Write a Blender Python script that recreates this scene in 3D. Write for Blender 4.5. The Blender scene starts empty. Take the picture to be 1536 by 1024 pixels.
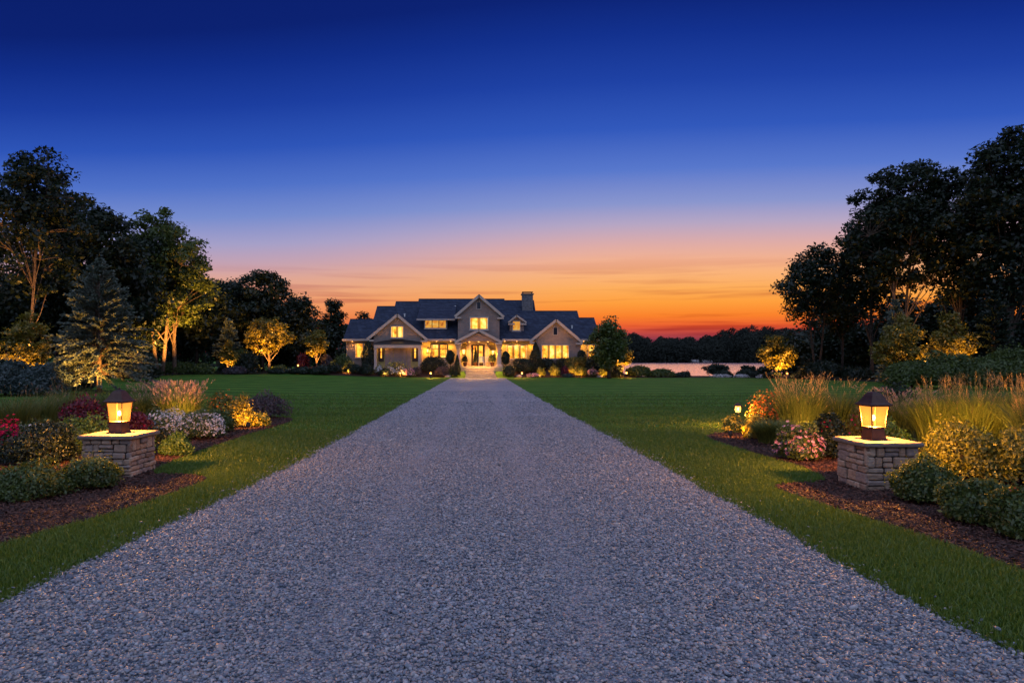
import bpy, math, random
import numpy as np
from mathutils import Vector
R = math.radians
rng = np.random.default_rng(7)
random.seed(7)
S = bpy.context.scene
C = S.collection
EYE = 1.7
F = 1024.0

# ------------------------------------------------------------------ helpers
def lin(r, g, b, k=1.0):
    f = lambda c: ((c/255) / 12.92 if c/255 <= .04045 else ((c/255 + .055)/1.055)**2.4) * k
    return (f(r), f(g), f(b), 1.0)

def smooth(t):
    t = np.clip(t, 0, 1)
    return t*t*(3-2*t)

def height(x, y):
    """terrain height in metres"""
    x = np.asarray(x, float); y = np.asarray(y, float)
    z = .28*smooth((-x-6)/14)*smooth((y-24)/34)*(1-smooth((y-90)/30))
    z = z + .78*smooth((y-60.3)/4.2)*smooth((x+21)/6)*(1-smooth((x-10.5)/5))*(1-smooth((y-84)/20))
    drop = smooth((y-67)/34)*smooth((x-8)/9)
    drop = np.maximum(drop, smooth((y-96)/30)*smooth((x+10)/25))
    z = z - 3.4*drop
    z = z + 5.5*smooth((y-585)/60)
    return z

def hz(x, y): return float(height(x, y))
def PX(px, Y): return (px-720)*Y/F
def PZ(py, Y): return EYE + (538-py)*Y/F

def wloc(o):
    v = Vector((0, 0, 0))
    while o is not None:
        v += o.location; o = o.parent
    return np.array(v)

def mesh(name, verts, faces, mat, parent=None, origin=None, smooth_shade=False, attr=None, mats=None, midx=None):
    """verts in world coordinates; faces = (n,k) int array or list of tuples"""
    verts = np.asarray(verts, float).reshape(-1, 3)
    base = wloc(parent) if parent is not None else (np.array(origin, float) if origin is not None else np.zeros(3))
    v = verts - base
    me = bpy.data.meshes.new(name)
    if isinstance(faces, np.ndarray):
        n, k = faces.shape
        me.vertices.add(len(v)); me.vertices.foreach_set('co', v.astype(np.float32).ravel())
        me.loops.add(n*k); me.loops.foreach_set('vertex_index', faces.astype(np.int32).ravel())
        me.polygons.add(n)
        me.polygons.foreach_set('loop_start', np.arange(0, n*k, k, dtype=np.int32))
        me.polygons.foreach_set('loop_total', np.full(n, k, np.int32))
        me.update(calc_edges=True)
    else:
        me.from_pydata([tuple(p) for p in v], [], [tuple(int(i) for i in f) for f in faces])
        me.update()
    if smooth_shade:
        me.polygons.foreach_set('use_smooth', [True]*len(me.polygons))
    if attr is not None:
        a = me.attributes.new('rnd', 'FLOAT', 'FACE'); a.data.foreach_set('value', np.asarray(attr, np.float32))
    if mats:
        for m in mats: me.materials.append(m)
        if midx is not None: me.polygons.foreach_set('material_index', np.asarray(midx, np.int32))
    elif mat is not None:
        me.materials.append(mat)
    o = bpy.data.objects.new(name, me); C.objects.link(o)
    if parent is not None: o.parent = parent
    elif origin is not None: o.location = origin
    return o

def tag(o, label=None, cat=None, group=None, kind=None):
    if label: o['label'] = label
    if cat: o['category'] = cat
    if group: o['group'] = group
    if kind: o['kind'] = kind
    return o

def thing(name, label, cat, loc, group=None):
    o = bpy.data.objects.new(name, None); C.objects.link(o); o.location = loc
    o.empty_display_size = .2
    return tag(o, label, cat, group)

def copy_tree(o, parent=None):
    c = o.copy(); C.objects.link(c); c.parent = parent
    for ch in list(o.children): copy_tree(ch, c)
    return c

class MB:
    def __init__(s): s.v = []; s.f = []; s.a = []
    def add(s, vs, fs, r=None):
        n = len(s.v); s.v += [tuple(p) for p in vs]; s.f += [tuple(i+n for i in f) for f in fs]
        s.a += [random.random() if r is None else r]*len(fs)
    def box(s, x0, x1, y0, y1, z0, z1, r=None):
        s.add([(x0,y0,z0),(x1,y0,z0),(x1,y1,z0),(x0,y1,z0),(x0,y0,z1),(x1,y0,z1),(x1,y1,z1),(x0,y1,z1)],
              [(0,3,2,1),(4,5,6,7),(0,1,5,4),(1,2,6,5),(2,3,7,6),(3,0,4,7)], r)
    def bevbox(s, c, ax, ay, az, b, r=None):
        """box with chamfered edges; ax, ay, az half-extent vectors"""
        c = np.array(c, float); A = [np.array(a, float) for a in (ax, ay, az)]
        L = [np.linalg.norm(a) for a in A]; U = [a/l for a, l in zip(A, L)]
        vs = []; idx = {}
        for sx in (-1, 1):
            for sy in (-1, 1):
                for sz in (-1, 1):
                    sg = (sx, sy, sz)
                    for k in range(3):
                        p = c.copy()
                        for j in range(3):
                            p = p + U[j]*sg[j]*(L[j] - (0 if j == k else b))
                        idx[(sx, sy, sz, k)] = len(vs); vs.append(p)
        fs = []
        for k in range(3):
            i, j = [q for q in range(3) if q != k]
            for sk in (-1, 1):
                quad = []
                for si, sj in ((-1,-1),(1,-1),(1,1),(-1,1)):
                    g = [0,0,0]; g[k] = sk; g[i] = si; g[j] = sj
                    quad.append(idx[(g[0], g[1], g[2], k)])
                fs.append(quad)
            for si in (-1, 1):
                for sj in (-1, 1):
                    g0 = [0,0,0]; g1 = [0,0,0]
                    g0[k] = -1; g1[k] = 1; g0[i] = g1[i] = si; g0[j] = g1[j] = sj
                    fs.append([idx[(*g0, i)], idx[(*g1, i)], idx[(*g1, j)], idx[(*g0, j)]])
        for sx in (-1, 1):
            for sy in (-1, 1):
                for sz in (-1, 1):
                    fs.append([idx[(sx, sy, sz, 0)], idx[(sx, sy, sz, 1)], idx[(sx, sy, sz, 2)]])
        s.add(vs, fs, r)
    def beam(s, p0, p1, w, h, r=None):
        """rectangular bar from p0 to p1; w is thickness along Y, h across in the XZ plane"""
        p0 = np.array(p0, float); p1 = np.array(p1, float)
        d = (p1-p0)/np.linalg.norm(p1-p0)
        n = np.cross(d, (0, 1, 0)); n /= np.linalg.norm(n)
        yv = np.cross(n, d)
        vs = [p + n*a*h/2 + yv*b*w/2 for p in (p0, p1) for a, b in ((-1,-1),(1,-1),(1,1),(-1,1))]
        s.add(vs, [(0,1,2,3),(7,6,5,4),(0,4,5,1),(1,5,6,2),(2,6,7,3),(3,7,4,0)], r)
    def tube(s, pts, rad, n=8, cap=True, r=None):
        pts = [np.array(p, float) for p in pts]
        vs = []; u = None
        for i, p in enumerate(pts):
            d = pts[min(i+1, len(pts)-1)] - pts[max(i-1, 0)]
            d = d/(np.linalg.norm(d)+1e-9)
            if u is None:
                u = np.cross(d, (0.3, 1, 0.1)); 
            u = u - d*np.dot(u, d); u /= np.linalg.norm(u)+1e-9
            w = np.cross(d, u)
            for k in range(n):
                a = 2*math.pi*k/n
                vs.append(p + (u*math.cos(a)+w*math.sin(a))*rad[i])
        fs = []
        for i in range(len(pts)-1):
            for k in range(n):
                fs.append((i*n+k, i*n+(k+1) % n, (i+1)*n+(k+1) % n, (i+1)*n+k))
        if cap:
            fs.append(tuple(range(n))[::-1]); fs.append(tuple((len(pts)-1)*n+k for k in range(n)))
        s.add(vs, fs, r)
    def rings(s, prof, c, n=4, rot=math.pi/4, r=None, cap=True):
        """stack of regular n-gon rings: prof = [(half-width, z)...]"""
        k0 = 1/math.cos(math.pi/n) if n == 4 else 1.0
        vs = [(c[0]+w*k0*math.cos(rot+2*math.pi*k/n), c[1]+w*k0*math.sin(rot+2*math.pi*k/n), c[2]+z) for w, z in prof for k in range(n)]
        fs = [(i*n+k, i*n+(k+1) % n, (i+1)*n+(k+1) % n, (i+1)*n+k) for i in range(len(prof)-1) for k in range(n)]
        if cap: fs += [tuple(range(n))[::-1], tuple((len(prof)-1)*n+k for k in range(n))]
        s.add(vs, fs, r)
    def build(s, name, mat, parent=None, origin=None, sm=False):
        return mesh(name, s.v, s.f, mat, parent, origin, sm, s.a)

# ------------------------------------------------------------------ materials
def newmat(name):
    m = bpy.data.materials.new(name); m.use_nodes = True
    nt = m.node_tree; nt.nodes.clear()
    return m, nt, nt.nodes, nt.links

def N(nt, t, **kw):
    n = nt.nodes.new(t)
    for k, v in kw.items():
        if k in n.inputs: n.inputs[k].default_value = v
        else: setattr(n, k, v)
    return n

def ramp(nt, stops, fac=None, interp='LINEAR'):
    n = nt.nodes.new('ShaderNodeValToRGB'); cr = n.color_ramp; cr.interpolation = interp
    while len(cr.elements) > 1: cr.elements.remove(cr.elements[-1])
    cr.elements[0].position = stops[0][0]; cr.elements[0].color = stops[0][1]
    for p, c in stops[1:]:
        e = cr.elements.new(p); e.color = c
    if fac is not None: nt.links.new(fac, n.inputs['Fac'])
    return n

def principled(name, col, rough=.7, spec=.3, metal=0, bump=None, noise=None):
    m, nt, ns, L = newmat(name)
    out = N(nt, 'ShaderNodeOutputMaterial'); p = N(nt, 'ShaderNodeBsdfPrincipled')
    p.inputs['Base Color'].default_value = (*col[:3], 1); p.inputs['Roughness'].default_value = rough
    p.inputs['Specular IOR Level'].default_value = spec; p.inputs['Metallic'].default_value = metal
    L.new(p.outputs[0], out.inputs[0])
    if noise:
        sc, amt = noise
        tc = N(nt, 'ShaderNodeTexCoord'); no = N(nt, 'ShaderNodeTexNoise', Scale=sc, Detail=6.0)
        L.new(tc.outputs['Object'], no.inputs['Vector'])
        a = tuple(c*(1-amt) for c in col[:3]) + (1,); b = tuple(min(1, c*(1+amt)) for c in col[:3]) + (1,)
        r = ramp(nt, [(.3, a), (.7, b)], no.outputs['Fac']); L.new(r.outputs[0], p.inputs['Base Color'])
        if bump:
            bn = N(nt, 'ShaderNodeBump', Strength=bump[0], Distance=bump[1]); L.new(no.outputs['Fac'], bn.inputs['Height'])
            L.new(bn.outputs[0], p.inputs['Normal'])
    return m

def leafmat(name, c0, c1, trans=.3, gloss=.06):
    m, nt, ns, L = newmat(name)
    at = N(nt, 'ShaderNodeAttribute', attribute_name='rnd')
    r = ramp(nt, [(0, (*c0[:3], 1)), (1, (*c1[:3], 1))], at.outputs['Fac'])
    d = N(nt, 'ShaderNodeBsdfDiffuse'); t = N(nt, 'ShaderNodeBsdfTranslucent'); g = N(nt, 'ShaderNodeBsdfGlossy', Roughness=.45)
    g.inputs['Color'].default_value = (.6, .6, .6, 1)
    m1 = N(nt, 'ShaderNodeMixShader', Fac=trans); m2 = N(nt, 'ShaderNodeMixShader', Fac=gloss)
    L.new(r.outputs[0], d.inputs['Color']); L.new(r.outputs[0], t.inputs['Color'])
    L.new(d.outputs[0], m1.inputs[1]); L.new(t.outputs[0], m1.inputs[2])
    L.new(m1.outputs[0], m2.inputs[1]); L.new(g.outputs[0], m2.inputs[2])
    out = N(nt, 'ShaderNodeOutputMaterial'); L.new(m2.outputs[0], out.inputs[0])
    return m

def emit(name, col, k):
    m, nt, ns, L = newmat(name)
    e = N(nt, 'ShaderNodeEmission', Strength=k); e.inputs['Color'].default_value = (*col[:3], 1)
    out = N(nt, 'ShaderNodeOutputMaterial'); L.new(e.outputs[0], out.inputs[0])
    return m

WARM = (1.0, .43, .075)
M = {}
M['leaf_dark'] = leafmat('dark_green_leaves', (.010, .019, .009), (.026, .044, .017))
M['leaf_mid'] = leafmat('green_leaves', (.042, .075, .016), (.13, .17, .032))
M['leaf_light'] = leafmat('light_green_leaves', (.12, .11, .012), (.26, .20, .022))
M['leaf_gold'] = leafmat('yellow_green_leaves', (.10, .12, .015), (.23, .22, .03))
M['leaf_lime'] = leafmat('lime_green_leaves', (.06, .12, .018), (.15, .25, .04))
M['leaf_blue'] = leafmat('blue_green_leaves', (.035, .06, .055), (.08, .115, .10))
M['leaf_mauve'] = leafmat('mauve_leaves', (.06, .045, .055), (.12, .09, .10))
M['leaf_burg'] = leafmat('burgundy_leaves', (.06, .006, .016), (.18, .018, .04))
M['needle'] = leafmat('spruce_needles', (.08, .11, .085), (.20, .24, .18))
M['needle_dark'] = leafmat('dark_needles', (.02, .035, .02), (.04, .06, .035))
M['far_leaf'] = leafmat('distant_leaves', (.03, .035, .03), (.055, .06, .045), trans=.2, gloss=0)
M['blade'] = leafmat('ornamental_grass_blades', (.06, .10, .02), (.18, .20, .04))
M['blade_gold'] = leafmat('golden_grass_blades', (.18, .13, .03), (.38, .27, .08))
M['plume_pink'] = leafmat('pink_plumes', (.45, .24, .18), (.72, .46, .36), gloss=0)
M['plume_gold'] = leafmat('golden_plumes', (.42, .25, .09), (.65, .42, .18), gloss=0)
M['turf'] = leafmat('turf_blades', (.058, .125, .012), (.165, .25, .028), trans=.35)
M['f_white'] = leafmat('white_petals', (.6, .55, .55), (.85, .8, .78), gloss=0)
M['f_pink'] = leafmat('pink_petals', (.62, .22, .32), (.85, .5, .55), gloss=0)
M['f_crim'] = leafmat('crimson_petals', (.35, .01, .04), (.62, .03, .10), gloss=0)
M['f_yel'] = leafmat('yellow_petals', (.75, .45, .03), (.9, .68, .12), gloss=0)
M['f_org'] = leafmat('orange_petals', (.7, .12, .03), (.85, .30, .05), gloss=0)
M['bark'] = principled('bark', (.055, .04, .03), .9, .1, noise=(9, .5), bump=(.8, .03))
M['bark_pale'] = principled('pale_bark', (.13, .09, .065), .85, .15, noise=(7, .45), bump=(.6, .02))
M['bronze'] = principled('bronze_metal', (.07, .035, .025), .45, .5, .6, noise=(12, .3), bump=(.15, .002))
M['blackmetal'] = principled('black_metal', (.02, .02, .02), .5, .4, .3)
M['trim'] = principled('cream_trim', (.52, .41, .34), .55, .3, noise=(3, .06))
M['darkframe'] = principled('dark_bronze_frame', (.035, .022, .018), .5, .4)
M['chimney'] = principled('chimney_stone', (.16, .15, .15), .85, .2, noise=(5, .4), bump=(.5, .03))
M['copper'] = principled('dark_metal_canopy', (.045, .035, .032), .45, .4, .4)
M['terracotta'] = principled('terracotta', (.10, .045, .03), .8, .2, noise=(8, .3))
M['white_paint'] = principled('white_paint', (.75, .72, .66), .5, .3)
M['boulder'] = principled('boulder_stone', (.30, .26, .25), .85, .2, noise=(4, .4), bump=(.7, .05))

def m_stone():
    m, nt, ns, L = newmat('ledge_stone')
    at = N(nt, 'ShaderNodeAttribute', attribute_name='rnd')
    r = ramp(nt, [(0, (.24, .16, .12, 1)), (.3, (.42, .30, .21, 1)), (.55, (.28, .23, .21, 1)), (.8, (.50, .38, .28, 1)), (1, (.38, .25, .17, 1))], at.outputs['Fac'])
    tc = N(nt, 'ShaderNodeTexCoord'); no = N(nt, 'ShaderNodeTexNoise', Scale=14.0, Detail=8.0, Roughness=.65)
    mp = N(nt, 'ShaderNodeMapping'); mp.inputs['Scale'].default_value = (1, 1, 2.5)
    L.new(tc.outputs['Object'], mp.inputs['Vector']); L.new(mp.outputs[0], no.inputs['Vector'])
    mx = N(nt, 'ShaderNodeMix', data_type='RGBA', blend_type='MULTIPLY'); mx.inputs['Factor'].default_value = 1
    r2 = ramp(nt, [(.3, (.55, .52, .5, 1)), (.7, (1.2, 1.15, 1.1, 1))], no.outputs['Fac'])
    L.new(r.outputs[0], mx.inputs['A']); L.new(r2.outputs[0], mx.inputs['B'])
    p = N(nt, 'ShaderNodeBsdfPrincipled', Roughness=.85); p.inputs['Specular IOR Level'].default_value = .2
    L.new(mx.outputs['Result'], p.inputs['Base Color'])
    b = N(nt, 'ShaderNodeBump', Strength=.7, Distance=.02); L.new(no.outputs['Fac'], b.inputs['Height']); L.new(b.outputs[0], p.inputs['Normal'])
    out = N(nt, 'ShaderNodeOutputMaterial'); L.new(p.outputs[0], out.inputs[0])
    return m
M['stone'] = m_stone()
M['mortar'] = principled('dark_mortar', (.045, .035, .03), .95, .1)
M['cap'] = principled('limestone_cap', (.20, .16, .13), .8, .2, noise=(10, .2), bump=(.5, .006))

def m_siding():
    m, nt, ns, L = newmat('taupe_siding')
    tc = N(nt, 'ShaderNodeTexCoord'); sp = N(nt, 'ShaderNodeSeparateXYZ'); L.new(tc.outputs['Object'], sp.inputs[0])
    mul = N(nt, 'ShaderNodeMath', operation='MULTIPLY'); mul.inputs[1].default_value = 1/.16; L.new(sp.outputs['Z'], mul.inputs[0])
    fr = N(nt, 'ShaderNodeMath', operation='FRACT'); L.new(mul.outputs[0], fr.inputs[0])
    no = N(nt, 'ShaderNodeTexNoise', Scale=3.0, Detail=6.0); L.new(tc.outputs['Object'], no.inputs['Vector'])
    r = ramp(nt, [(.3, (.34, .26, .23, 1)), (.7, (.43, .33, .285, 1))], no.outputs['Fac'])
    p = N(nt, 'ShaderNodeBsdfPrincipled', Roughness=.8); p.inputs['Specular IOR Level'].default_value = .2
    L.new(r.outputs[0], p.inputs['Base Color'])
    b = N(nt, 'ShaderNodeBump', Strength=1.0, Distance=.04); L.new(fr.outputs[0], b.inputs['Height']); L.new(b.outputs[0], p.inputs['Normal'])
    out = N(nt, 'ShaderNodeOutputMaterial'); L.new(p.outputs[0], out.inputs[0])
    return m
M['siding'] = m_siding()

def m_brickish(name, c1, c2, cm, sc, bw, rh, mort, rough=.85, bump=.6, dist=.02):
    m, nt, ns, L = newmat(name)
    tc = N(nt, 'ShaderNodeTexCoord'); sp = N(nt, 'ShaderNodeSeparateXYZ'); cb = N(nt, 'ShaderNodeCombineXYZ')
    L.new(tc.outputs['Object'], sp.inputs[0])
    ad = N(nt, 'ShaderNodeMath', operation='ADD'); L.new(sp.outputs['X'], ad.inputs[0]); L.new(sp.outputs['Y'], ad.inputs[1])
    L.new(ad.outputs[0], cb.inputs[0]); L.new(sp.outputs['Z'], cb.inputs[1])
    nz = N(nt, 'ShaderNodeTexNoise', Scale=2.0, Detail=4.0); L.new(tc.outputs['Object'], nz.inputs['Vector'])
    br = N(nt, 'ShaderNodeTexBrick', Scale=sc); br.inputs['Brick Width'].default_value = bw; br.inputs['Row Height'].default_value = rh
    br.inputs['Mortar Size'].default_value = mort; br.inputs['Color1'].default_value = c1; br.inputs['Color2'].default_value = c2; br.inputs['Mortar'].default_value = cm
    L.new(cb.outputs[0], br.inputs['Vector'])
    mx = N(nt, 'ShaderNodeMix', data_type='RGBA', blend_type='MULTIPLY'); mx.inputs['Factor'].default_value = 1
    r2 = ramp(nt, [(.3, (.7, .7, .7, 1)), (.7, (1.2, 1.2, 1.2, 1))], nz.outputs['Fac'])
    L.new(br.outputs['Color'], mx.inputs['A']); L.new(r2.outputs[0], mx.inputs['B'])
    p = N(nt, 'ShaderNodeBsdfPrincipled', Roughness=rough); p.inputs['Specular IOR Level'].default_value = .2
    L.new(mx.outputs['Result'], p.inputs['Base Color'])
    b = N(nt, 'ShaderNodeBump', Strength=bump, Distance=dist, invert=True); L.new(br.outputs['Fac'], b.inputs['Height']); L.new(b.outputs[0], p.inputs['Normal'])
    out = N(nt, 'ShaderNodeOutputMaterial'); L.new(p.outputs[0], out.inputs[0])
    return m
M['stucco'] = principled('cream_wall', (.48, .38, .14), .85, .15, noise=(2.5, .15), bump=(.3, .01))
M['shingle'] = m_brickish('slate_shingles', (.026, .034, .060, 1), (.044, .054, .085, 1), (.016, .020, .032, 1), 1.0, .45, .2, .018)
M['basestone'] = m_brickish('base_stonework', (.36, .27, .20, 1), (.5, .4, .3, 1), (.16, .12, .10, 1), 1.0, .5, .2, .02)
M['paving'] = m_brickish('step_stone', (.42, .35, .24, 1), (.5, .41, .28, 1), (.25, .2, .17, 1), 1.0, .8, 5, .01)

def m_window(k=1.75):
    m, nt, ns, L = newmat('lit_room_glass')
    tc = N(nt, 'ShaderNodeTexCoord')
    no = N(nt, 'ShaderNodeTexNoise', Scale=1.7, Detail=3.0, Roughness=.6); L.new(tc.outputs['Object'], no.inputs['Vector'])
    r = ramp(nt, [(.36, (.45, .11, .008, 1)), (.43, (.95, .33, .025, 1)), (.52, (1.0, .46, .05, 1)), (.66, (1, .66, .18, 1))], no.outputs['Fac'])
    e = N(nt, 'ShaderNodeEmission', Strength=k); L.new(r.outputs[0], e.inputs['Color'])
    g = N(nt, 'ShaderNodeBsdfGlossy', Roughness=.05); g.inputs['Color'].default_value = (.06, .06, .06, 1)
    a = N(nt, 'ShaderNodeAddShader'); L.new(e.outputs[0], a.inputs[0]); L.new(g.outputs[0], a.inputs[1])
    out = N(nt, 'ShaderNodeOutputMaterial'); L.new(a.outputs[0], out.inputs[0])
    return m
M['window'] = m_window()
M['window_dim'] = m_window(.75)
M['curtain'] = emit('self_lit_curtain', (1, .36, .05), .55)  # cloth has its own glow, in place of light from the room
M['darkglass'] = principled('dark_glass', (.02, .025, .035), .08, .6)
M['bulb'] = emit('lamp_bulb', (1, .72, .36), 14)
M['glow'] = emit('small_lamp_glass', (1, .42, .09), 6)

def m_lampglass(k=.75):
    m, nt, ns, L = newmat('frosted_lamp_glass')
    tr = N(nt, 'ShaderNodeBsdfTransparent'); tr.inputs['Color'].default_value = (1, .86, .62, 1)
    tl = N(nt, 'ShaderNodeBsdfTranslucent'); tl.inputs['Color'].default_value = (.0022, .0014, .0005, 1)
    e = N(nt, 'ShaderNodeEmission', Strength=k); e.inputs['Color'].default_value = (1, .36, .055, 1)
    mx = N(nt, 'ShaderNodeMixShader', Fac=.4); L.new(tr.outputs[0], mx.inputs[1]); L.new(tl.outputs[0], mx.inputs[2])
    a = N(nt, 'ShaderNodeAddShader'); L.new(mx.outputs[0], a.inputs[0]); L.new(e.outputs[0], a.inputs[1])
    out = N(nt, 'ShaderNodeOutputMaterial'); L.new(a.outputs[0], out.inputs[0])
    return m
M['lampglass'] = m_lampglass()
M['pathglass'] = m_lampglass(4.0)

def m_gravel(name, flat):
    m, nt, ns, L = newmat(name)
    cols = [(0, (.08, .10, .13, 1)), (.25, (.19, .215, .25, 1)), (.45, (.30, .30, .31, 1)), (.6, (.37, .31, .27, 1)), (.78, (.24, .26, .30, 1)), (.93, (.47, .45, .44, 1)), (1, (.52, .40, .32, 1))]
    p = N(nt, 'ShaderNodeBsdfPrincipled', Roughness=.48); p.inputs['Specular IOR Level'].default_value = .45
    tc = N(nt, 'ShaderNodeTexCoord')
    if flat:
        v = N(nt, 'ShaderNodeTexVoronoi', Scale=40.0); L.new(tc.outputs['Object'], v.inputs['Vector'])
        bw = N(nt, 'ShaderNodeSeparateColor'); L.new(v.outputs['Color'], bw.inputs[0])
        r = ramp(nt, cols, bw.outputs[0])
        v2 = N(nt, 'ShaderNodeTexVoronoi', Scale=40.0); v2.feature = 'DISTANCE_TO_EDGE'; L.new(tc.outputs['Object'], v2.inputs['Vector'])
        e = ramp(nt, [(0, (.62, .62, .64, 1)), (.16, (1.42, 1.40, 1.40, 1))], v2.outputs['Distance'])
        # broad tyre-worn and darker patches
        no = N(nt, 'ShaderNodeTexNoise', Scale=.55, Detail=5.0); L.new(tc.outputs['Object'], no.inputs['Vector'])
        r2 = ramp(nt, [(.3, (.8, .8, .82, 1)), (.7, (1.1, 1.1, 1.1, 1))], no.outputs['Fac'])
        mx = N(nt, 'ShaderNodeMix', data_type='RGBA', blend_type='MULTIPLY'); mx.inputs['Factor'].default_value = 1
        mx2 = N(nt, 'ShaderNodeMix', data_type='RGBA', blend_type='MULTIPLY'); mx2.inputs['Factor'].default_value = 1
        L.new(r.outputs[0], mx.inputs['A']); L.new(e.outputs[0], mx.inputs['B'])
        L.new(mx.outputs['Result'], mx2.inputs['A']); L.new(r2.outputs[0], mx2.inputs['B'])
        L.new(mx2.outputs['Result'], p.inputs['Base Color'])
        b = N(nt, 'ShaderNodeBump', Strength=1.0, Distance=.03, invert=True); L.new(v.outputs['Distance'], b.inputs['Height']); L.new(b.outputs[0], p.inputs['Normal'])
    else:
        at = N(nt, 'ShaderNodeAttribute', attribute_name='rnd'); r = ramp(nt, cols, at.outputs['Fac'])
        no = N(nt, 'ShaderNodeTexNoise', Scale=60.0, Detail=3.0); L.new(tc.outputs['Object'], no.inputs['Vector'])
        r2 = ramp(nt, [(.3, (.75, .75, .75, 1)), (.7, (1.15, 1.15, 1.15, 1))], no.outputs['Fac'])
        mx = N(nt, 'ShaderNodeMix', data_type='RGBA', blend_type='MULTIPLY'); mx.inputs['Factor'].default_value = 1
        L.new(r.outputs[0], mx.inputs['A']); L.new(r2.outputs[0], mx.inputs['B']); L.new(mx.outputs['Result'], p.inputs['Base Color'])
    out = N(nt, 'ShaderNodeOutputMaterial'); L.new(p.outputs[0], out.inputs[0])
    return m
M['gravel'] = m_gravel('gravel_surface', True)
M['pebble'] = m_gravel('gravel_pebbles', False)

def m_lawn():
    m, nt, ns, L = newmat('mown_lawn')
    tc = N(nt, 'ShaderNodeTexCoord'); sp = N(nt, 'ShaderNodeSeparateXYZ'); L.new(tc.outputs['Object'], sp.inputs[0])
    ab = N(nt, 'ShaderNodeMath', operation='ABSOLUTE'); L.new(sp.outputs['X'], ab.inputs[0])
    m1 = N(nt, 'ShaderNodeMath', operation='MULTIPLY'); m1.inputs[1].default_value = -.13; L.new(ab.outputs[0], m1.inputs[0])
    ad = N(nt, 'ShaderNodeMath', operation='ADD'); L.new(sp.outputs['Y'], ad.inputs[0]); L.new(m1.outputs[0], ad.inputs[1])
    nw = N(nt, 'ShaderNodeTexNoise', Scale=.12, Detail=2.0); L.new(tc.outputs['Object'], nw.inputs['Vector'])
    m2 = N(nt, 'ShaderNodeMath', operation='MULTIPLY_ADD'); m2.inputs[1].default_value = 1.6; L.new(nw.outputs['Fac'], m2.inputs[0]); L.new(ad.outputs[0], m2.inputs[2])
    m3 = N(nt, 'ShaderNodeMath', operation='MULTIPLY'); m3.inputs[1].default_value = 2.6; L.new(m2.outputs[0], m3.inputs[0])
    sn = N(nt, 'ShaderNodeMath', operation='SINE'); L.new(m3.outputs[0], sn.inputs[0])
    no = N(nt, 'ShaderNodeTexNoise', Scale=45.0, Detail=8.0, Roughness=.7); L.new(tc.outputs['Object'], no.inputs['Vector'])
    n2 = N(nt, 'ShaderNodeTexNoise', Scale=.8, Detail=5.0); L.new(tc.outputs['Object'], n2.inputs['Vector'])
    r = ramp(nt, [(.3, (.042, .105, .014, 1)), (.5, (.072, .158, .021, 1)), (.72, (.125, .22, .034, 1))], no.outputs['Fac'])
    r2 = ramp(nt, [(.3, (.68, .76, .7, 1)), (.5, (1, 1, 1, 1)), (.72, (1.35, 1.15, 1.1, 1))], n2.outputs['Fac'])
    r3 = ramp(nt, [(0, (.62, .68, .68, 1)), (1, (1.32, 1.30, 1.2, 1))])
    m4 = N(nt, 'ShaderNodeMath', operation='MULTIPLY_ADD'); m4.inputs[1].default_value = .5; m4.inputs[2].default_value = .5; L.new(sn.outputs[0], m4.inputs[0]); L.new(m4.outputs[0], r3.inputs['Fac'])
    a = N(nt, 'ShaderNodeMix', data_type='RGBA', blend_type='MULTIPLY'); a.inputs['Factor'].default_value = 1
    b = N(nt, 'ShaderNodeMix', data_type='RGBA', blend_type='MULTIPLY'); b.inputs['Factor'].default_value = 1
    L.new(r.outputs[0], a.inputs['A']); L.new(r2.outputs[0], a.inputs['B']); L.new(a.outputs['Result'], b.inputs['A']); L.new(r3.outputs[0], b.inputs['B'])
    p = N(nt, 'ShaderNodeBsdfPrincipled', Roughness=.9); p.inputs['Specular IOR Level'].default_value = .1
    L.new(b.outputs['Result'], p.inputs['Base Color'])
    bn = N(nt, 'ShaderNodeBump', Strength=1.0, Distance=.05); L.new(no.outputs['Fac'], bn.inputs['Height']); L.new(bn.outputs[0], p.inputs['Normal'])
    out = N(nt, 'ShaderNodeOutputMaterial'); L.new(p.outputs[0], out.inputs[0])
    return m
M['lawn'] = m_lawn()
M['mulch'] = principled('bark_mulch', (.060, .028, .020), .9, .15, noise=(38, .6), bump=(1, .03))
M['chip'] = leafmat('mulch_chips', (.030, .013, .010), (.15, .062, .038), trans=0, gloss=.05)
M['woodfloor'] = principled('woodland_floor', (.03, .03, .016), .95, .1, noise=(5, .5), bump=(1, .08))

def m_water():
    m, nt, ns, L = newmat('lake_water')
    tc = N(nt, 'ShaderNodeTexCoord'); mp = N(nt, 'ShaderNodeMapping'); mp.inputs['Scale'].default_value = (.05, .3, 1)
    no = N(nt, 'ShaderNodeTexNoise', Scale=1.0, Detail=6.0, Roughness=.6); L.new(tc.outputs['Object'], mp.inputs['Vector']); L.new(mp.outputs[0], no.inputs['Vector'])
    p = N(nt, 'ShaderNodeBsdfGlossy', Roughness=.15); p.inputs['Color'].default_value = (1, .92, .88, 1)
    d = N(nt, 'ShaderNodeBsdfDiffuse'); d.inputs['Color'].default_value = (.02, .03, .05, 1)
    mx = N(nt, 'ShaderNodeMixShader', Fac=.97); L.new(d.outputs[0], mx.inputs[1]); L.new(p.outputs[0], mx.inputs[2])
    b = N(nt, 'ShaderNodeBump', Strength=1.0, Distance=.28); L.new(no.outputs['Fac'], b.inputs['Height']); L.new(b.outputs[0], p.inputs['Normal'])
    out = N(nt, 'ShaderNodeOutputMaterial'); L.new(mx.outputs[0], out.inputs[0])
    return m
M['water'] = m_water()

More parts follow.
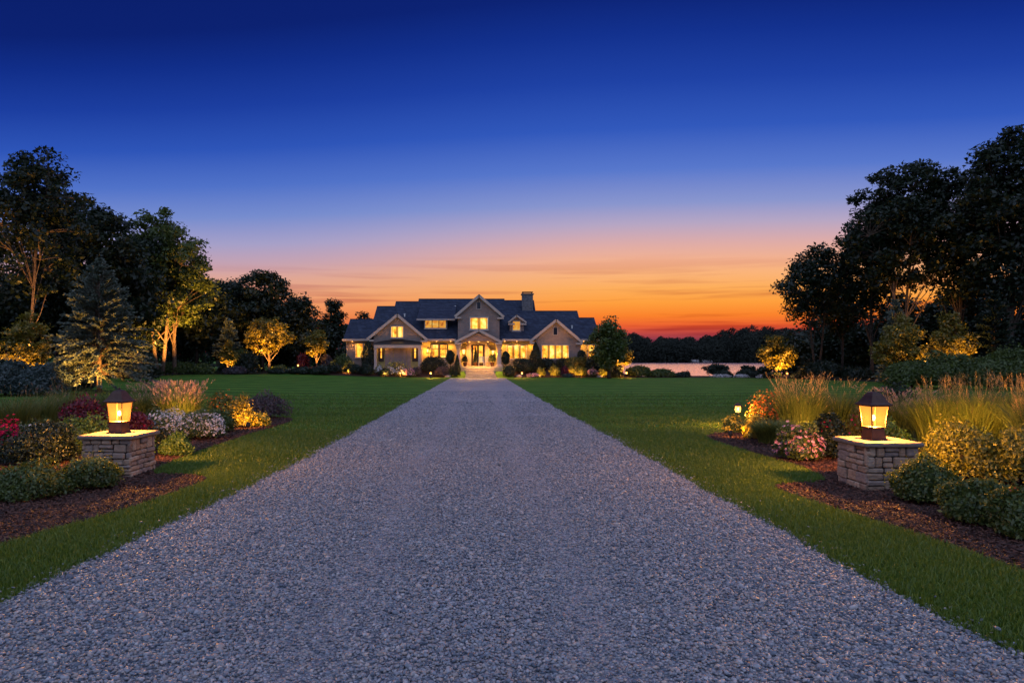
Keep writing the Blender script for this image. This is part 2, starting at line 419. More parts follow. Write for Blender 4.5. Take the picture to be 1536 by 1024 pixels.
# ------------------------------------------------------------------ world (dusk sky)
w = bpy.data.worlds.new('World'); S.world = w; w.use_nodes = True
nt = w.node_tree; nt.nodes.clear(); L = nt.links
tc = N(nt, 'ShaderNodeTexCoord'); sp = N(nt, 'ShaderNodeSeparateXYZ'); L.new(tc.outputs['Generated'], sp.inputs[0])
el = N(nt, 'ShaderNodeMath', operation='ARCSINE'); L.new(sp.outputs['Z'], el.inputs[0])
elt = N(nt, 'ShaderNodeMath', operation='MULTIPLY'); elt.inputs[1].default_value = 57.2958/40; elt.use_clamp = True
az = N(nt, 'ShaderNodeMath', operation='ARCTAN2'); L.new(sp.outputs['X'], az.inputs[0]); L.new(sp.outputs['Y'], az.inputs[1])
a0 = N(nt, 'ShaderNodeMath', operation='SUBTRACT'); a0.inputs[1].default_value = R(8); L.new(az.outputs[0], a0.inputs[0])
a1 = N(nt, 'ShaderNodeMath', operation='COSINE'); L.new(a0.outputs[0], a1.inputs[0])
a2 = N(nt, 'ShaderNodeMath', operation='MULTIPLY_ADD'); a2.inputs[1].default_value = -1.15; a2.inputs[2].default_value = 2.15; L.new(a1.outputs[0], a2.inputs[0])
a3 = N(nt, 'ShaderNodeMath', operation='MULTIPLY'); L.new(el.outputs[0], a3.inputs[0]); L.new(a2.outputs[0], a3.inputs[1]); L.new(a3.outputs[0], elt.inputs[0])
def E(y): return math.degrees(math.atan((538-y)/F))/40
left = [(0, lin(105,50,66)), (E(505), lin(165,70,62)), (E(490), lin(216,98,60)), (E(470), lin(238,138,86)), (E(450), lin(240,156,108)), (E(430), lin(234,166,130)),
        (E(410), lin(222,166,150)), (E(385), lin(196,162,178)), (E(355), lin(166,160,200)), (E(310), lin(118,140,206)), (E(260), lin(80,114,200)),
        (E(200), lin(46,85,184)), (E(130), lin(28,62,160)), (E(60), lin(17,46,137)), (E(0), lin(12,34,114)), (1.0, lin(8,24,92))]
right = [(0, lin(95,45,70)), (E(510), lin(138,56,74)), (E(500), lin(192,72,66)), (E(490), lin(236,96,50)), (E(475), lin(251,130,44)), (E(455), lin(255,160,62)),
         (E(435), lin(254,174,90)), (E(415), lin(251,180,120)), (E(395), lin(244,178,142)), (E(370), lin(222,172,168)), (E(340), lin(182,166,196)),
         (E(310), lin(138,150,206)), (E(260), lin(88,120,204)), (E(200), lin(50,89,188)), (E(130), lin(31,66,165)), (E(60), lin(19,49,142)), (E(0), lin(13,36,118)), (1.0, lin(8,24,92))]
rl = ramp(nt, left, elt.outputs[0]); rr = ramp(nt, right, elt.outputs[0])
mr = N(nt, 'ShaderNodeMapRange', interpolation_type='SMOOTHSTEP'); mr.inputs['From Min'].default_value = R(-20); mr.inputs['From Max'].default_value = R(14)
L.new(az.outputs[0], mr.inputs['Value'])
mix1 = N(nt, 'ShaderNodeMix', data_type='RGBA'); L.new(mr.outputs[0], mix1.inputs['Factor']); L.new(rl.outputs[0], mix1.inputs['A']); L.new(rr.outputs[0], mix1.inputs['B'])
# thin cloud streaks low over the horizon
mp = N(nt, 'ShaderNodeMapping'); mp.inputs['Scale'].default_value = (2.6, 2.6, 70); mp.inputs['Rotation'].default_value = (0, R(.6), 0)
L.new(tc.outputs['Generated'], mp.inputs['Vector'])
cn = N(nt, 'ShaderNodeTexNoise', Scale=1.0, Detail=5.0, Roughness=.55); L.new(mp.outputs[0], cn.inputs['Vector'])
cr = ramp(nt, [(.50, (0,0,0,1)), (.62, (1,1,1,1))], cn.outputs['Fac'])
band = ramp(nt, [(0, (.3,.3,.3,1)), (E(500), (.9,.9,.9,1)), (E(455), (.8,.8,.8,1)), (E(410), (.35,.35,.35,1)), (E(380), (0,0,0,1))], elt.outputs[0])
cm = N(nt, 'ShaderNodeMath', operation='MULTIPLY'); L.new(cr.outputs[0], cm.inputs[0]); L.new(band.outputs[0], cm.inputs[1])
cm2 = N(nt, 'ShaderNodeMath', operation='MULTIPLY'); cm2.inputs[1].default_value = .95; L.new(cm.outputs[0], cm2.inputs[0])
mixc = N(nt, 'ShaderNodeMix', data_type='RGBA', blend_type='MULTIPLY'); mixc.inputs['B'].default_value = (.62, .40, .56, 1)
L.new(cm2.outputs[0], mixc.inputs['Factor']); L.new(mix1.outputs['Result'], mixc.inputs['A'])
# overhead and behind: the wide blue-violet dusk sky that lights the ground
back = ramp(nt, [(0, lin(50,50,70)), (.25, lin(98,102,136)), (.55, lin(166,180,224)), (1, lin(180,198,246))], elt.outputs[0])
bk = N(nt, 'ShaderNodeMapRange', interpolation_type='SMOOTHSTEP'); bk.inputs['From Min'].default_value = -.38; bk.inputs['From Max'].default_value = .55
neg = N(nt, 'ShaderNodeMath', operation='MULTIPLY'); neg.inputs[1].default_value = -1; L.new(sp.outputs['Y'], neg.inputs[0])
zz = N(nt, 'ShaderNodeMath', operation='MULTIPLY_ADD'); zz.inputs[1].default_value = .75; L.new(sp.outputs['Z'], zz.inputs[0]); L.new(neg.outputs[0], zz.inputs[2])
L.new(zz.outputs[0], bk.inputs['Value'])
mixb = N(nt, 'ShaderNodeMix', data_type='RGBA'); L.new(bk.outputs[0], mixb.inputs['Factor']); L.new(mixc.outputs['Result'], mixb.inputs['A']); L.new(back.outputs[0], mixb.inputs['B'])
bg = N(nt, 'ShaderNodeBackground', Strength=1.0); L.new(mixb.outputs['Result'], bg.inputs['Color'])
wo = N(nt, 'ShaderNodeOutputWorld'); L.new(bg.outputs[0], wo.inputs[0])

# ------------------------------------------------------------------ camera
cam = bpy.data.cameras.new('camera'); co = bpy.data.objects.new('camera', cam); C.objects.link(co)
cam.sensor_width = 36; cam.lens = 24; cam.clip_end = 3000; cam.clip_start = .05
cam.shift_x = 48/1536; cam.shift_y = 26/1536
co.location = (0, 0, EYE); co.rotation_euler = (R(90), 0, 0)
S.camera = co
S.view_settings.view_transform = 'Standard'; S.view_settings.look = 'None'; S.view_settings.exposure = 0; S.view_settings.gamma = 1
S.cycles.use_denoising = True
S.cycles.max_bounces = 6; S.cycles.diffuse_bounces = 2; S.cycles.glossy_bounces = 2; S.cycles.transparent_max_bounces = 6; S.cycles.transmission_bounces = 2
S.cycles.sample_clamp_indirect = 3; S.cycles.caustics_reflective = False; S.cycles.caustics_refractive = False

# ------------------------------------------------------------------ lights
def point(loc, P, rad=.04, col=WARM, parent=None):
    l = bpy.data.lights.new('lamp_light', 'POINT'); l.energy = P; l.color = col; l.shadow_soft_size = rad
    o = bpy.data.objects.new('lamp_light', l); C.objects.link(o)
    if parent is not None: o.parent = parent; o.location = Vector(loc) - Vector(wloc(parent))
    else: o.location = loc
    return o
def spot(loc, target, P, ang=90, rad=.05, col=WARM, parent=None, blend=.8):
    l = bpy.data.lights.new('spot_light', 'SPOT'); l.energy = P; l.color = col; l.shadow_soft_size = rad
    l.spot_size = R(ang); l.spot_blend = blend
    o = bpy.data.objects.new('spot_light', l); C.objects.link(o)
    o.rotation_euler = (Vector(target)-Vector(loc)).to_track_quat('-Z', 'Y').to_euler()
    if parent is not None: o.parent = parent; o.location = Vector(loc) - Vector(wloc(parent))
    else: o.location = loc
    return o

sl = bpy.data.lights.new('sunset_glow', 'SUN'); sl.energy = .24; sl.color = (1, .46, .30); sl.angle = R(52)
so = bpy.data.objects.new('sunset_glow', sl); C.objects.link(so)
so.rotation_euler = Vector((-math.sin(R(17))*math.cos(R(13)), -math.cos(R(17))*math.cos(R(13)), -math.sin(R(13)))).to_track_quat('-Z', 'Y').to_euler()

# ------------------------------------------------------------------ the driveway edge (centre-line is x = 0-ish)
LE = [(3.0,-3.36),(4.72,-3.33),(5.96,-3.22),(7.84,-3.12),(10.2,-2.98),(15.1,-2.90),(24.2,-2.86),(40,-2.74),(56.2,-2.63),(60,-2.60)]
RE = [(3.0,3.06),(3.83,3.05),(5.23,2.98),(7.84,2.92),(10.2,2.88),(14.4,2.82),(24.2,2.6),(40,2.4),(56.5,2.25),(60,2.25)]
def wob(y, p): return .02*np.sin(y*1.7+p)+.014*np.sin(y*4.3+p*2.1)+.010*np.sin(y*9.7+p*3.3)
def le(y): return np.interp(y, [a for a, b in LE], [b for a, b in LE])+wob(np.asarray(y), .4)
def re_(y): return np.interp(y, [a for a, b in RE], [b for a, b in RE])+wob(np.asarray(y), 2.2)
LB = [(2.0,-4.75),(5.2,-4.42),(6.17,-4.34),(7.0,-4.15),(7.67,-3.97),(8.6,-3.86),(9.3,-3.80),(9.75,-3.92),(9.95,-4.25),(10.15,-4.85),(11.2,-5.05),(12.3,-5.12),(14.9,-5.15),(17.4,-5.12),(18.9,-5.2),(19.6,-5.7),(20.6,-7.5),(21.5,-12),(22.5,-20),(24,-34)]
RB = [(2.0,4.7),(4.2,4.38),(5.4,4.31),(6.24,4.24),(7.3,4.07),(8.2,3.92),(8.75,3.84),(9.1,3.95),(9.3,4.35),(9.5,4.8),(10.3,4.98),(11.1,4.98),(13.2,4.86),(14.3,4.84),(14.9,5.0),(15.6,5.5),(16.6,7.2),(18.5,11),(20.5,17),(24,34)]

def catmull(pts, k=6):
    P = [np.array(p, float) for p in pts]; out = []
    for i in range(len(P)-1):
        p0 = P[max(i-1,0)]; p1 = P[i]; p2 = P[i+1]; p3 = P[min(i+2,len(P)-1)]
        for j in range(k):
            t = j/k
            out.append(.5*((2*p1)+(-p0+p2)*t+(2*p0-5*p1+4*p2-p3)*t*t+(-p0+3*p1-3*p2+p3)*t**3))
    out.append(P[-1]); return np.array(out)
LBc = catmull(LB); RBc = catmull(RB)     # columns: y, x
def inpoly(x, y, poly):
    x = np.asarray(x); y = np.asarray(y); c = np.zeros(x.shape, bool); n = len(poly); j = n-1
    for i in range(n):
        xi, yi = poly[i]; xj, yj = poly[j]
        if yi != yj:
            c ^= ((yi > y) != (yj > y)) & (x < (xj-xi)*(y-yi)/(yj-yi)+xi)
        j = i
    return c
LPOLY = [(p[1], p[0]) for p in LBc] + [(-34, 2.0)]
RPOLY = [(p[1], p[0]) for p in RBc] + [(34, 2.0)]

# ------------------------------------------------------------------ ground sheets
def grid_mesh(name, xs, ys, mat, dz=0, keep=None, kind='structure'):
    X, Y = np.meshgrid(xs, ys); Z = height(X, Y)+dz
    v = np.stack([X, Y, Z], -1).reshape(-1, 3); nx = len(xs)
    i, j = np.meshgrid(np.arange(nx-1), np.arange(len(ys)-1)); a = (j*nx+i).ravel()
    f = np.stack([a, a+1, a+nx+1, a+nx], 1)
    o = mesh(name, v, f, mat, smooth_shade=True); tag(o, kind=kind); return o
xs = np.concatenate([-np.geomspace(900, 40, 14), np.arange(-38, 38.1, 1.0), np.geomspace(40, 900, 14)])
ys = np.concatenate([[-60, -30, -10], np.arange(0, 130, 1.0), np.geomspace(131, 560, 12), np.arange(575, 680, 10), [760, 1000, 1600]])
grid_mesh('lawn', xs, ys, M['lawn'])
wv = np.array([(2, 70, -1.5), (1200, 70, -1.5), (1200, 640, -1.5), (-300, 640, -1.5)])
tag(mesh('lake', wv, np.array([[0, 1, 2, 3]]), M['water']), kind='structure')

def strip(name, ys, xa, xb, mat, dz, n=6, kind='structure', jitter=0):
    v = []; 
    for i, y in enumerate(ys):
        a = xa[i]+(random.uniform(-jitter, jitter)); b = xb[i]+(random.uniform(-jitter, jitter))
        for k in range(n+1):
            x = a+(b-a)*k/n; v.append((x, y, hz(x, y)+dz))
    f = [(i*(n+1)+k, i*(n+1)+k+1, (i+1)*(n+1)+k+1, (i+1)*(n+1)+k) for i in range(len(ys)-1) for k in range(n)]
    o = mesh(name, v, np.array(f), mat, smooth_shade=True); tag(o, kind=kind); return o
dy = np.concatenate([np.arange(-2, 20, .12), np.arange(20, 60.5, .5)])
strip('driveway', dy, le(np.maximum(dy, 3)), re_(np.maximum(dy, 3)), M['gravel'], .008, n=4, jitter=.025)
def poly_sheet(name, poly, mat, dz):
    import mathutils
    from mathutils.geometry import tessellate_polygon
    vs = [Vector((p[0], p[1], 0)) for p in poly]; tris = tessellate_polygon([vs])
    v = [(p[0], p[1], hz(p[0], p[1])+dz) for p in poly]
    o = mesh(name, v, np.array([list(t) for t in tris]), mat); tag(o, kind='structure')
    return o
def flip_up(o):
    me = o.data
    import bmesh
    bm = bmesh.new(); bm.from_mesh(me); bmesh.ops.recalc_face_normals(bm, faces=bm.faces)
    if sum(f.normal.z*f.calc_area() for f in bm.faces) < 0: bmesh.ops.reverse_faces(bm, faces=bm.faces)
    bm.to_mesh(me); bm.free()
flip_up(poly_sheet('mulch_bed', LPOLY, M['mulch'], .012))
flip_up(poly_sheet('mulch_bed', RPOLY, M['mulch'], .012))
# woodland floor behind the left and right lawns, beds before the house
def edge_sheet(name, front, depth, mat, dz=.02, n=10):
    fr = catmull(front, 4)          # rows (x, y) along the front edge
    v = []
    for x, y in fr:
        for k in range(n+1):
            yy = y+depth*k/n; v.append((x, yy, hz(x, yy)+dz))
    f = np.array([(i*(n+1)+k, (i+1)*(n+1)+k, (i+1)*(n+1)+k+1, i*(n+1)+k+1) for i in range(len(fr)-1) for k in range(n)])
    return tag(mesh(name, v, f, mat, smooth_shade=True), kind='structure')
edge_sheet('woodland_floor', [(-90, 34), (-45, 37), (-31, 42), (-27.5, 52), (-26, 61.3), (-22, 61.8), (-17.5, 61.6)], 32, M['woodfloor'], n=30)
edge_sheet('garden_bed', [(-17.4, 61.6), (-14, 61.2), (-10, 61.0), (-6, 60.9), (-3.2, 60.7)], 4.4, M['mulch'])
edge_sheet('garden_bed', [(3.0, 60.6), (7, 60.6), (12, 60.9), (15, 61.2), (18, 61.6), (21, 62.2)], 4.4, M['mulch'])
edge_sheet('woodland_floor', [(21.2, 62.2), (24, 60), (27, 56), (29, 50), (31, 44), (34, 39), (45, 35), (90, 32)], 30, M['woodfloor'], n=30)

# ------------------------------------------------------------------ gravel stones, mulch chips and turf blades
ICO = None
def ico():
    t = (1+5**.5)/2
    v = np.array([(-1,t,0),(1,t,0),(-1,-t,0),(1,-t,0),(0,-1,t),(0,1,t),(0,-1,-t),(0,1,-t),(t,0,-1),(t,0,1),(-t,0,-1),(-t,0,1)], float)
    v /= np.linalg.norm(v[0])
    f = np.array([(0,11,5),(0,5,1),(0,1,7),(0,7,10),(0,10,11),(1,5,9),(5,11,4),(11,10,2),(10,7,6),(7,1,8),(3,9,4),(3,4,2),(3,2,6),(3,6,8),(3,8,9),(4,9,5),(2,4,11),(6,2,10),(8,6,7),(9,8,1)])
    return v, f
def rotmats(n, tilt=.4):
    a = rng.uniform(0, 2*np.pi, n); ax = rng.normal(0, tilt, n); ay = rng.normal(0, tilt, n)
    ca, sa = np.cos(a), np.sin(a); cx, sx = np.cos(ax), np.sin(ax); cy, sy = np.cos(ay), np.sin(ay)
    Z = np.zeros(n); O = np.ones(n)
    Rz = np.stack([ca,-sa,Z, sa,ca,Z, Z,Z,O], -1).reshape(n,3,3)
    Rx = np.stack([O,Z,Z, Z,cx,-sx, Z,sx,cx], -1).reshape(n,3,3)
    Ry = np.stack([cy,Z,sy, Z,O,Z, -sy,Z,cy], -1).reshape(n,3,3)
    return Rz@Rx@Ry
def stones(n, x, y, size, zoff):
    v, f = ico(); nv = len(v)
    sh = v[None]*(1+rng.normal(0, .16, (n, nv, 1)))
    s = size[:, None]*np.stack([rng.uniform(.8, 1.35, n), rng.uniform(.6, 1.0, n), rng.uniform(.4, .7, n)], 1)
    sh = sh*s[:, None, :]
    sh = np.einsum('nij,nkj->nki', rotmats(n, .35), sh)
    sh = sh+np.stack([x, y, zoff], 1)[:, None, :]
    F_ = (f[None]+(np.arange(n)*nv)[:, None, None]).reshape(-1, 3)
    return sh.reshape(-1, 3), F_, np.repeat(rng.random(n), len(f))
V = []; Fc = []; A = []; off = 0
for y0, y1, dens, sz in ((2.2, 5.2, 3000, .0118), (5.2, 8, 2700, .0118), (8, 11, 1900, .0125), (11, 15, 1100, .0135), (15, 20, 520, .0145), (20, 27, 190, .0155), (27, 36, 60, .017)):
    n = int((y1-y0)*6.6*dens)
    y = rng.uniform(y0, y1, n); x = rng.uniform(-3.42, 3.12, n)
    e = rng.normal(0, .03, n)
    k = (x > le(y)-.03+e) & (x < re_(y)+.03+e)
    x, y = x[k], y[k]; n = len(x)
    trk = np.exp(-((np.abs(x+.12+.05*np.sin(y*.7))-.85)/.27)**2)
    size = sz*rng.lognormal(0, .30, n)*(1-.22*trk)
    v, f, a = stones(n, x, y, size, .008+rng.uniform(-.002, .012, n)-.005*trk)
    V.append(v); Fc.append(f+off); A.append(a); off += len(v)
n = 900; y = rng.uniform(3.8, 16, n); sd = rng.random(n) < .5; dd_ = np.abs(rng.normal(0, .13, n))
x = np.where(sd, le(y)-dd_, re_(y)+dd_)
v, f, a = stones(n, x, y, .012*rng.lognormal(0, .3, n), .012+rng.uniform(0, .02, n)); V.append(v); Fc.append(f+off); A.append(a)
o = mesh('gravel', np.concatenate(V), np.concatenate(Fc), M['pebble'], attr=np.concatenate(A)); tag(o, 'loose blue grey gravel stones covering the driveway', 'gravel', kind='stuff')

def ledge(ys, fx, sg):
    return None
# mulch chips
V = []; Fc = []; A = []; off = 0
for side, poly in ((-1, LPOLY), (1, RPOLY)):
    for y0, y1, x0, x1, dens in ((4.6, 8.5, 3.7, 7.5, 900), (8.5, 12, 3.7, 9, 600), (12, 20, 4.6, 9, 220)):
        n = int((y1-y0)*(x1-x0)*dens)
        y = rng.uniform(y0, y1, n); x = side*rng.uniform(x0, x1, n)
        k = inpoly(x, y, poly); x, y = x[k], y[k]; n = len(x)
        q = np.array([(-1,-1,0),(1,-1,0),(1,1,0),(-1,1,0),(-.9,-.8,1),(.9,-.9,1),(.9,.9,1),(-.8,.8,1)], float)
        fq = np.array([(4,5,6,7),(0,1,5,4),(1,2,6,5),(2,3,7,6),(3,0,4,7)])
        s = np.stack([rng.uniform(.010, .034, n), rng.uniform(.004, .009, n), rng.uniform(.004, .009, n)], 1)
        if y0 > 11: s *= 1.5
        sh = q[None]*s[:, None, :]; sh = np.einsum('nij,nkj->nki', rotmats(n, .35), sh)
        sh = sh+np.stack([x, y, .016+rng.uniform(0, .018, n)], 1)[:, None, :]
        V.append(sh.reshape(-1, 3)); Fc.append((fq[None]+(np.arange(n)*8)[:, None, None]).reshape(-1, 4)+off); A.append(np.repeat(rng.random(n)**1.6, 5)); off += n*8
o = mesh('bark_chips', np.concatenate(V), np.concatenate(Fc), M['chip'], attr=np.concatenate(A)); tag(o, 'red brown bark chips lying on the planting beds', 'mulch', kind='stuff')

# turf
V = []; Fc = []; A = []; off = 0
for y0, y1, x0, x1, dens, w_, h_ in ((3.6, 7, 2.8, 5, 12000, .003, .046), (7, 11, 2.7, 5.4, 6500, .0038, .045), (11, 16, 2.6, 5.4, 3000, .0058, .042), (16, 24, 2.4, 20, 420, .011, .035), (24, 36, 2.3, 26, 110, .02, .035)):
    for side in (-1, 1):
        n = int((y1-y0)*(x1-x0)*dens)
        y = rng.uniform(y0, y1, n); x = side*rng.uniform(x0, x1, n)
        e = np.abs(rng.normal(0, .025, n))
        k = ((x < le(y)-.02+e) | (x > re_(y)+.02-e)) & ~inpoly(x, y, LPOLY if side < 0 else RPOLY) & (x > -y*.9-1) & (x < y*1.0+1)
        if y0 >= 24: k &= rng.random(n) > smooth((y-26)/10)
        x, y = x[k], y[k]; n = len(x)
        a = rng.uniform(0, 2*np.pi, n); d = np.stack([np.cos(a), np.sin(a)], 1)
        b = rng.uniform(0, 2*np.pi, n); ln = np.abs(rng.normal(0, .5, n))
        h = h_*rng.lognormal(0, .28, n); wd = w_*rng.uniform(.7, 1.3, n)
        lean = np.stack([np.cos(b), np.sin(b)], 1)*(ln*h)[:, None]
        z0 = height(x, y)-.002
        p0 = np.stack([x-d[:,0]*wd, y-d[:,1]*wd, z0], 1); p1 = np.stack([x+d[:,0]*wd, y+d[:,1]*wd, z0], 1)
        mx_, my_ = x+lean[:,0]*.35, y+lean[:,1]*.35
        p2 = np.stack([mx_+d[:,0]*wd*.8, my_+d[:,1]*wd*.8, z0+h*.6], 1); p3 = np.stack([mx_-d[:,0]*wd*.8, my_-d[:,1]*wd*.8, z0+h*.6], 1)
        p4 = np.stack([x+lean[:,0], y+lean[:,1], z0+h*np.maximum(.55, 1-.25*ln)], 1)
        v = np.stack([p0, p1, p2, p3, p4], 1).reshape(-1, 3)
        base = (np.arange(n)*5)[:, None]
        f = np.concatenate([base+np.array([[0,1,2]]), base+np.array([[0,2,3]]), base+np.array([[3,2,4]])], 1).reshape(-1, 3)
        patch = .5+.5*np.sin(x*1.9+y*.8)*np.sin(y*1.3-x*.6)
        V.append(v); Fc.append(f+off); A.append(np.repeat(np.clip(rng.random(n)*.8+.2*patch, 0, 1), 3)); off += n*5
o = mesh('grass', np.concatenate(V), np.concatenate(Fc), M['turf'], attr=np.concatenate(A)); tag(o, 'short mown green grass along both sides of the driveway', 'grass', kind='stuff')

# ------------------------------------------------------------------ foliage generators
def unit(a): return a/(np.linalg.norm(a, axis=-1, keepdims=True)+1e-9)
def leaves(c, nrm, size, asp=.5, jit=.8, fold=.25):
    n = len(c); nn = unit(nrm+rng.normal(0, jit, (n, 3)))
    u = unit(np.cross(nn, rng.normal(0, 1, (n, 3)))); v = np.cross(nn, u)
    s = (size*rng.uniform(.5, 1.5, n))[:, None]
    V_ = np.stack([c-u*s, c+v*s*asp-nn*s*fold, c+u*s, c-v*s*asp-nn*s*fold], 1).reshape(-1, 3)
    F_ = (np.arange(n)*4)[:, None]+np.array([[0, 1, 2, 3]])
    return V_, F_
def discs(c, nrm, size, k=6, jit=.35):
    """open blossoms: k petals round a raised centre"""
    n = len(c); nn = unit(nrm+rng.normal(0, jit, (n, 3)))
    u = unit(np.cross(nn, rng.normal(0, 1, (n, 3)))); v = np.cross(nn, u); s = (size*rng.uniform(.7, 1.25, n))[:, None]
    P = [c-nn*s*.25]
    for i in range(2*k):
        a = math.pi*i/k; r = 1.0 if i % 2 == 0 else .55
        P.append(c+(u*math.cos(a)+v*math.sin(a))*s*r+nn*s*(.15 if i % 2 == 0 else -.05))
    m = 2*k+1; V_ = np.stack(P, 1).reshape(-1, 3)
    t = np.array([(0, 1+i, 1+(i+1) % (2*k)) for i in range(2*k)])
    F_ = (t[None]+(np.arange(n)*m)[:, None, None]).reshape(-1, 3)
    return V_, F_, 2*k
def dome_points(n, w, d, h, lobes, rough, flat=.55):
    """points on a lumpy dome (base at z=0) and their outward normals"""
    a = rng.uniform(0, 2*np.pi, n); cz = rng.uniform(-.25, 1, n); sz = np.sqrt(1-cz**2)
    dirs = np.stack([np.cos(a)*sz, np.sin(a)*sz, cz], 1)
    r = np.ones(n)*.86
    for i in range(lobes):
        la = rng.uniform(0, 2*np.pi); lz = rng.uniform(-.1, 1); ls = math.sqrt(1-lz*lz)
        ld = np.array([math.cos(la)*ls, math.sin(la)*ls, lz]); r += rough*np.exp((dirs@ld-1)*rng.uniform(9, 22))
    r = r/np.percentile(r, 86); r *= 1+rng.normal(0, .05, n)
    dep = 1-.38*rng.random(n)**2.0
    sh = rng.random(n) < .15; dep[sh] *= rng.uniform(1.03, 1.2, int(sh.sum()))
    p = dirs*(r*dep)[:, None]*np.array([w/2, d/2, h*.74]); p[:, 2] += h*.26
    p[:, 2] = np.maximum(p[:, 2], .01)
    return p, dirs
def inner_core(mb, x, y, z, w, d, h):
    """woody inner stems of a bush"""
    for i in range(9):
        a = i*2.4; r = .25+.5*random.random()
        mb.tube([(x, y, z-.03), (x+math.cos(a)*w*.2*r, y+math.sin(a)*d*.2*r, z+h*.4), (x+math.cos(a)*w*.42*r, y+math.sin(a)*d*.42*r, z+h*.8)], [.012+h*.012, .01+h*.006, .004], 5)
def shrub(name, label, px, Y, wpx, hpx, leafm, size=.03, n=2500, lobes=14, rough=.17, flower=None, fn=0, fsize=.02, cat='shrub', group=None, depth=None, asp=.5, py=None, top_only=.15):
    x = PX(px, Y); z = hz(x, Y); w_ = wpx*Y/F; h_ = hpx*Y/F; d_ = depth if depth else w_*.85
    root = thing(name, label, cat, (x, Y, z), group)
    p, dirs = dome_points(n, w_, d_, h_, lobes, rough)
    V_, F_ = leaves(p+np.array([x, Y, z]), dirs, size, asp)
    clump = .5+.5*np.sin(p[:, 0]*9/w_*1.3+1)*np.sin(p[:, 1]*8/w_+p[:, 2]*9/h_)
    mesh('foliage', V_, F_, leafm, root, attr=np.clip(rng.random(n)*.75+.25*clump, 0, 1))
    mb = MB(); inner_core(mb, x, Y, z, w_, d_, h_); mb.build('stems', M['bark'], root)
    if flower:
        q, dq = dome_points(fn*2, w_, d_, h_, lobes, rough); q = q/np.array([1, 1, 1])*1.0
        k = (dq[:, 2] > top_only-.3*rng.random(len(dq))); q = q[k][:fn]; dq = dq[k][:fn]
        q = q+dq*size*.8
        V_, F_, m_ = discs(q+np.array([x, Y, z]), dq+np.array([0, -.2, .3]), fsize)
        mesh('blossoms', V_, F_, flower, root, attr=np.repeat(rng.random(len(q)), m_))  # where gold leaves are passed in, discs are painted lamplight on tips
    return root

def blades(x, y, z, n, rad, h, lean, wid, seg=5, spread=1.0):
    a = rng.uniform(0, 2*np.pi, n); r = rad*np.sqrt(rng.random(n)); bx = x+np.cos(a)*r; by = y+np.sin(a)*r
    out = a+rng.normal(0, .7, n); hh = h*rng.uniform(.55, 1.05, n); ln = lean*hh*rng.uniform(.15, 1.3, n)
    wd = wid*rng.uniform(.6, 1.3, n); perp = out+np.pi/2+rng.normal(0, .5, n)
    P = []
    for k in range(seg+1):
        t = k/seg; fx = bx+np.cos(out)*ln*t**2.1; fy = by+np.sin(out)*ln*t**2.1
        fz = z+hh*(t-.28*lean*t**3.2)
        ww = wd*(1-t**1.6)*.5+.0006
        P.append(np.stack([fx-np.cos(perp)*ww, fy-np.sin(perp)*ww, fz], 1)); P.append(np.stack([fx+np.cos(perp)*ww, fy+np.sin(perp)*ww, fz], 1))
    V_ = np.stack(P, 1).reshape(-1, 3); m_ = 2*(seg+1)
    t = np.array([(2*k, 2*k+1, 2*k+3, 2*k+2) for k in range(seg)])
    F_ = (t[None]+(np.arange(n)*m_)[:, None, None]).reshape(-1, 4)
    tips = np.stack([bx+np.cos(out)*ln, by+np.sin(out)*ln, z+hh*(1-.28*lean)], 1)
    d = unit(np.stack([np.cos(out)*ln*2.1, np.sin(out)*ln*2.1, hh*(1-.9*lean)], 1))
    return V_, F_, np.repeat(rng.random(n), seg), tips, d
def plumes(tips, d, length, wid, k=12):
    n = len(tips); P = []; 
    c = np.repeat(tips, k, 0)-np.repeat(d, k, 0)*(np.tile(np.linspace(0, 1, k), n)*length)[:, None]*np.repeat(rng.uniform(.7, 1.2, n), k)[:, None]
    nn = len(c); dd = np.repeat(d, k, 0)
    sd = unit(np.cross(dd, rng.normal(0, 1, (nn, 3)))); tt = np.tile(np.linspace(0, 1, k), n)
    ww = (wid*np.sin(np.pi*np.clip(tt*.85+.12, 0, 1)))[:, None]
    o_ = unit(dd+sd*.55)
    V_ = np.stack([c, c+o_*ww*1.2+sd*ww*.4, c+o_*ww*2.6, c+o_*ww*1.2-np.cross(dd, sd)*ww*.35], 1).reshape(-1, 3)
    return V_, (np.arange(nn)*4)[:, None]+np.array([[0, 1, 2, 3]]), rng.random(nn)
def grass_clump(name, label, px, Y, wpx, hpx, bm, pm=None, n=900, pn=70, lean=.55, wid=.009, plen=.16, pw=.012, stalk=1.12, group=None, cat='ornamental grass', slean=.25):
    x = PX(px, Y); z = hz(x, Y); w_ = wpx*Y/F; h_ = hpx*Y/F
    root = thing(name, label, cat, (x, Y, z), group)
    V_, F_, a, t_, d_ = blades(x, Y, z, n, w_*.26, h_*.92, lean, wid)
    mesh('blades', V_, F_, bm, root, attr=a)
    if pm:
        V_, F_, a, t_, d_ = blades(x, Y, z, pn, w_*.3, h_*stalk, slean, wid*.6)
        o = mesh('stalks', V_, F_, bm, root, attr=a)
        V_, F_, a = plumes(t_, d_, plen, pw); mesh('plumes', V_, F_, pm, root, attr=a)
    return root

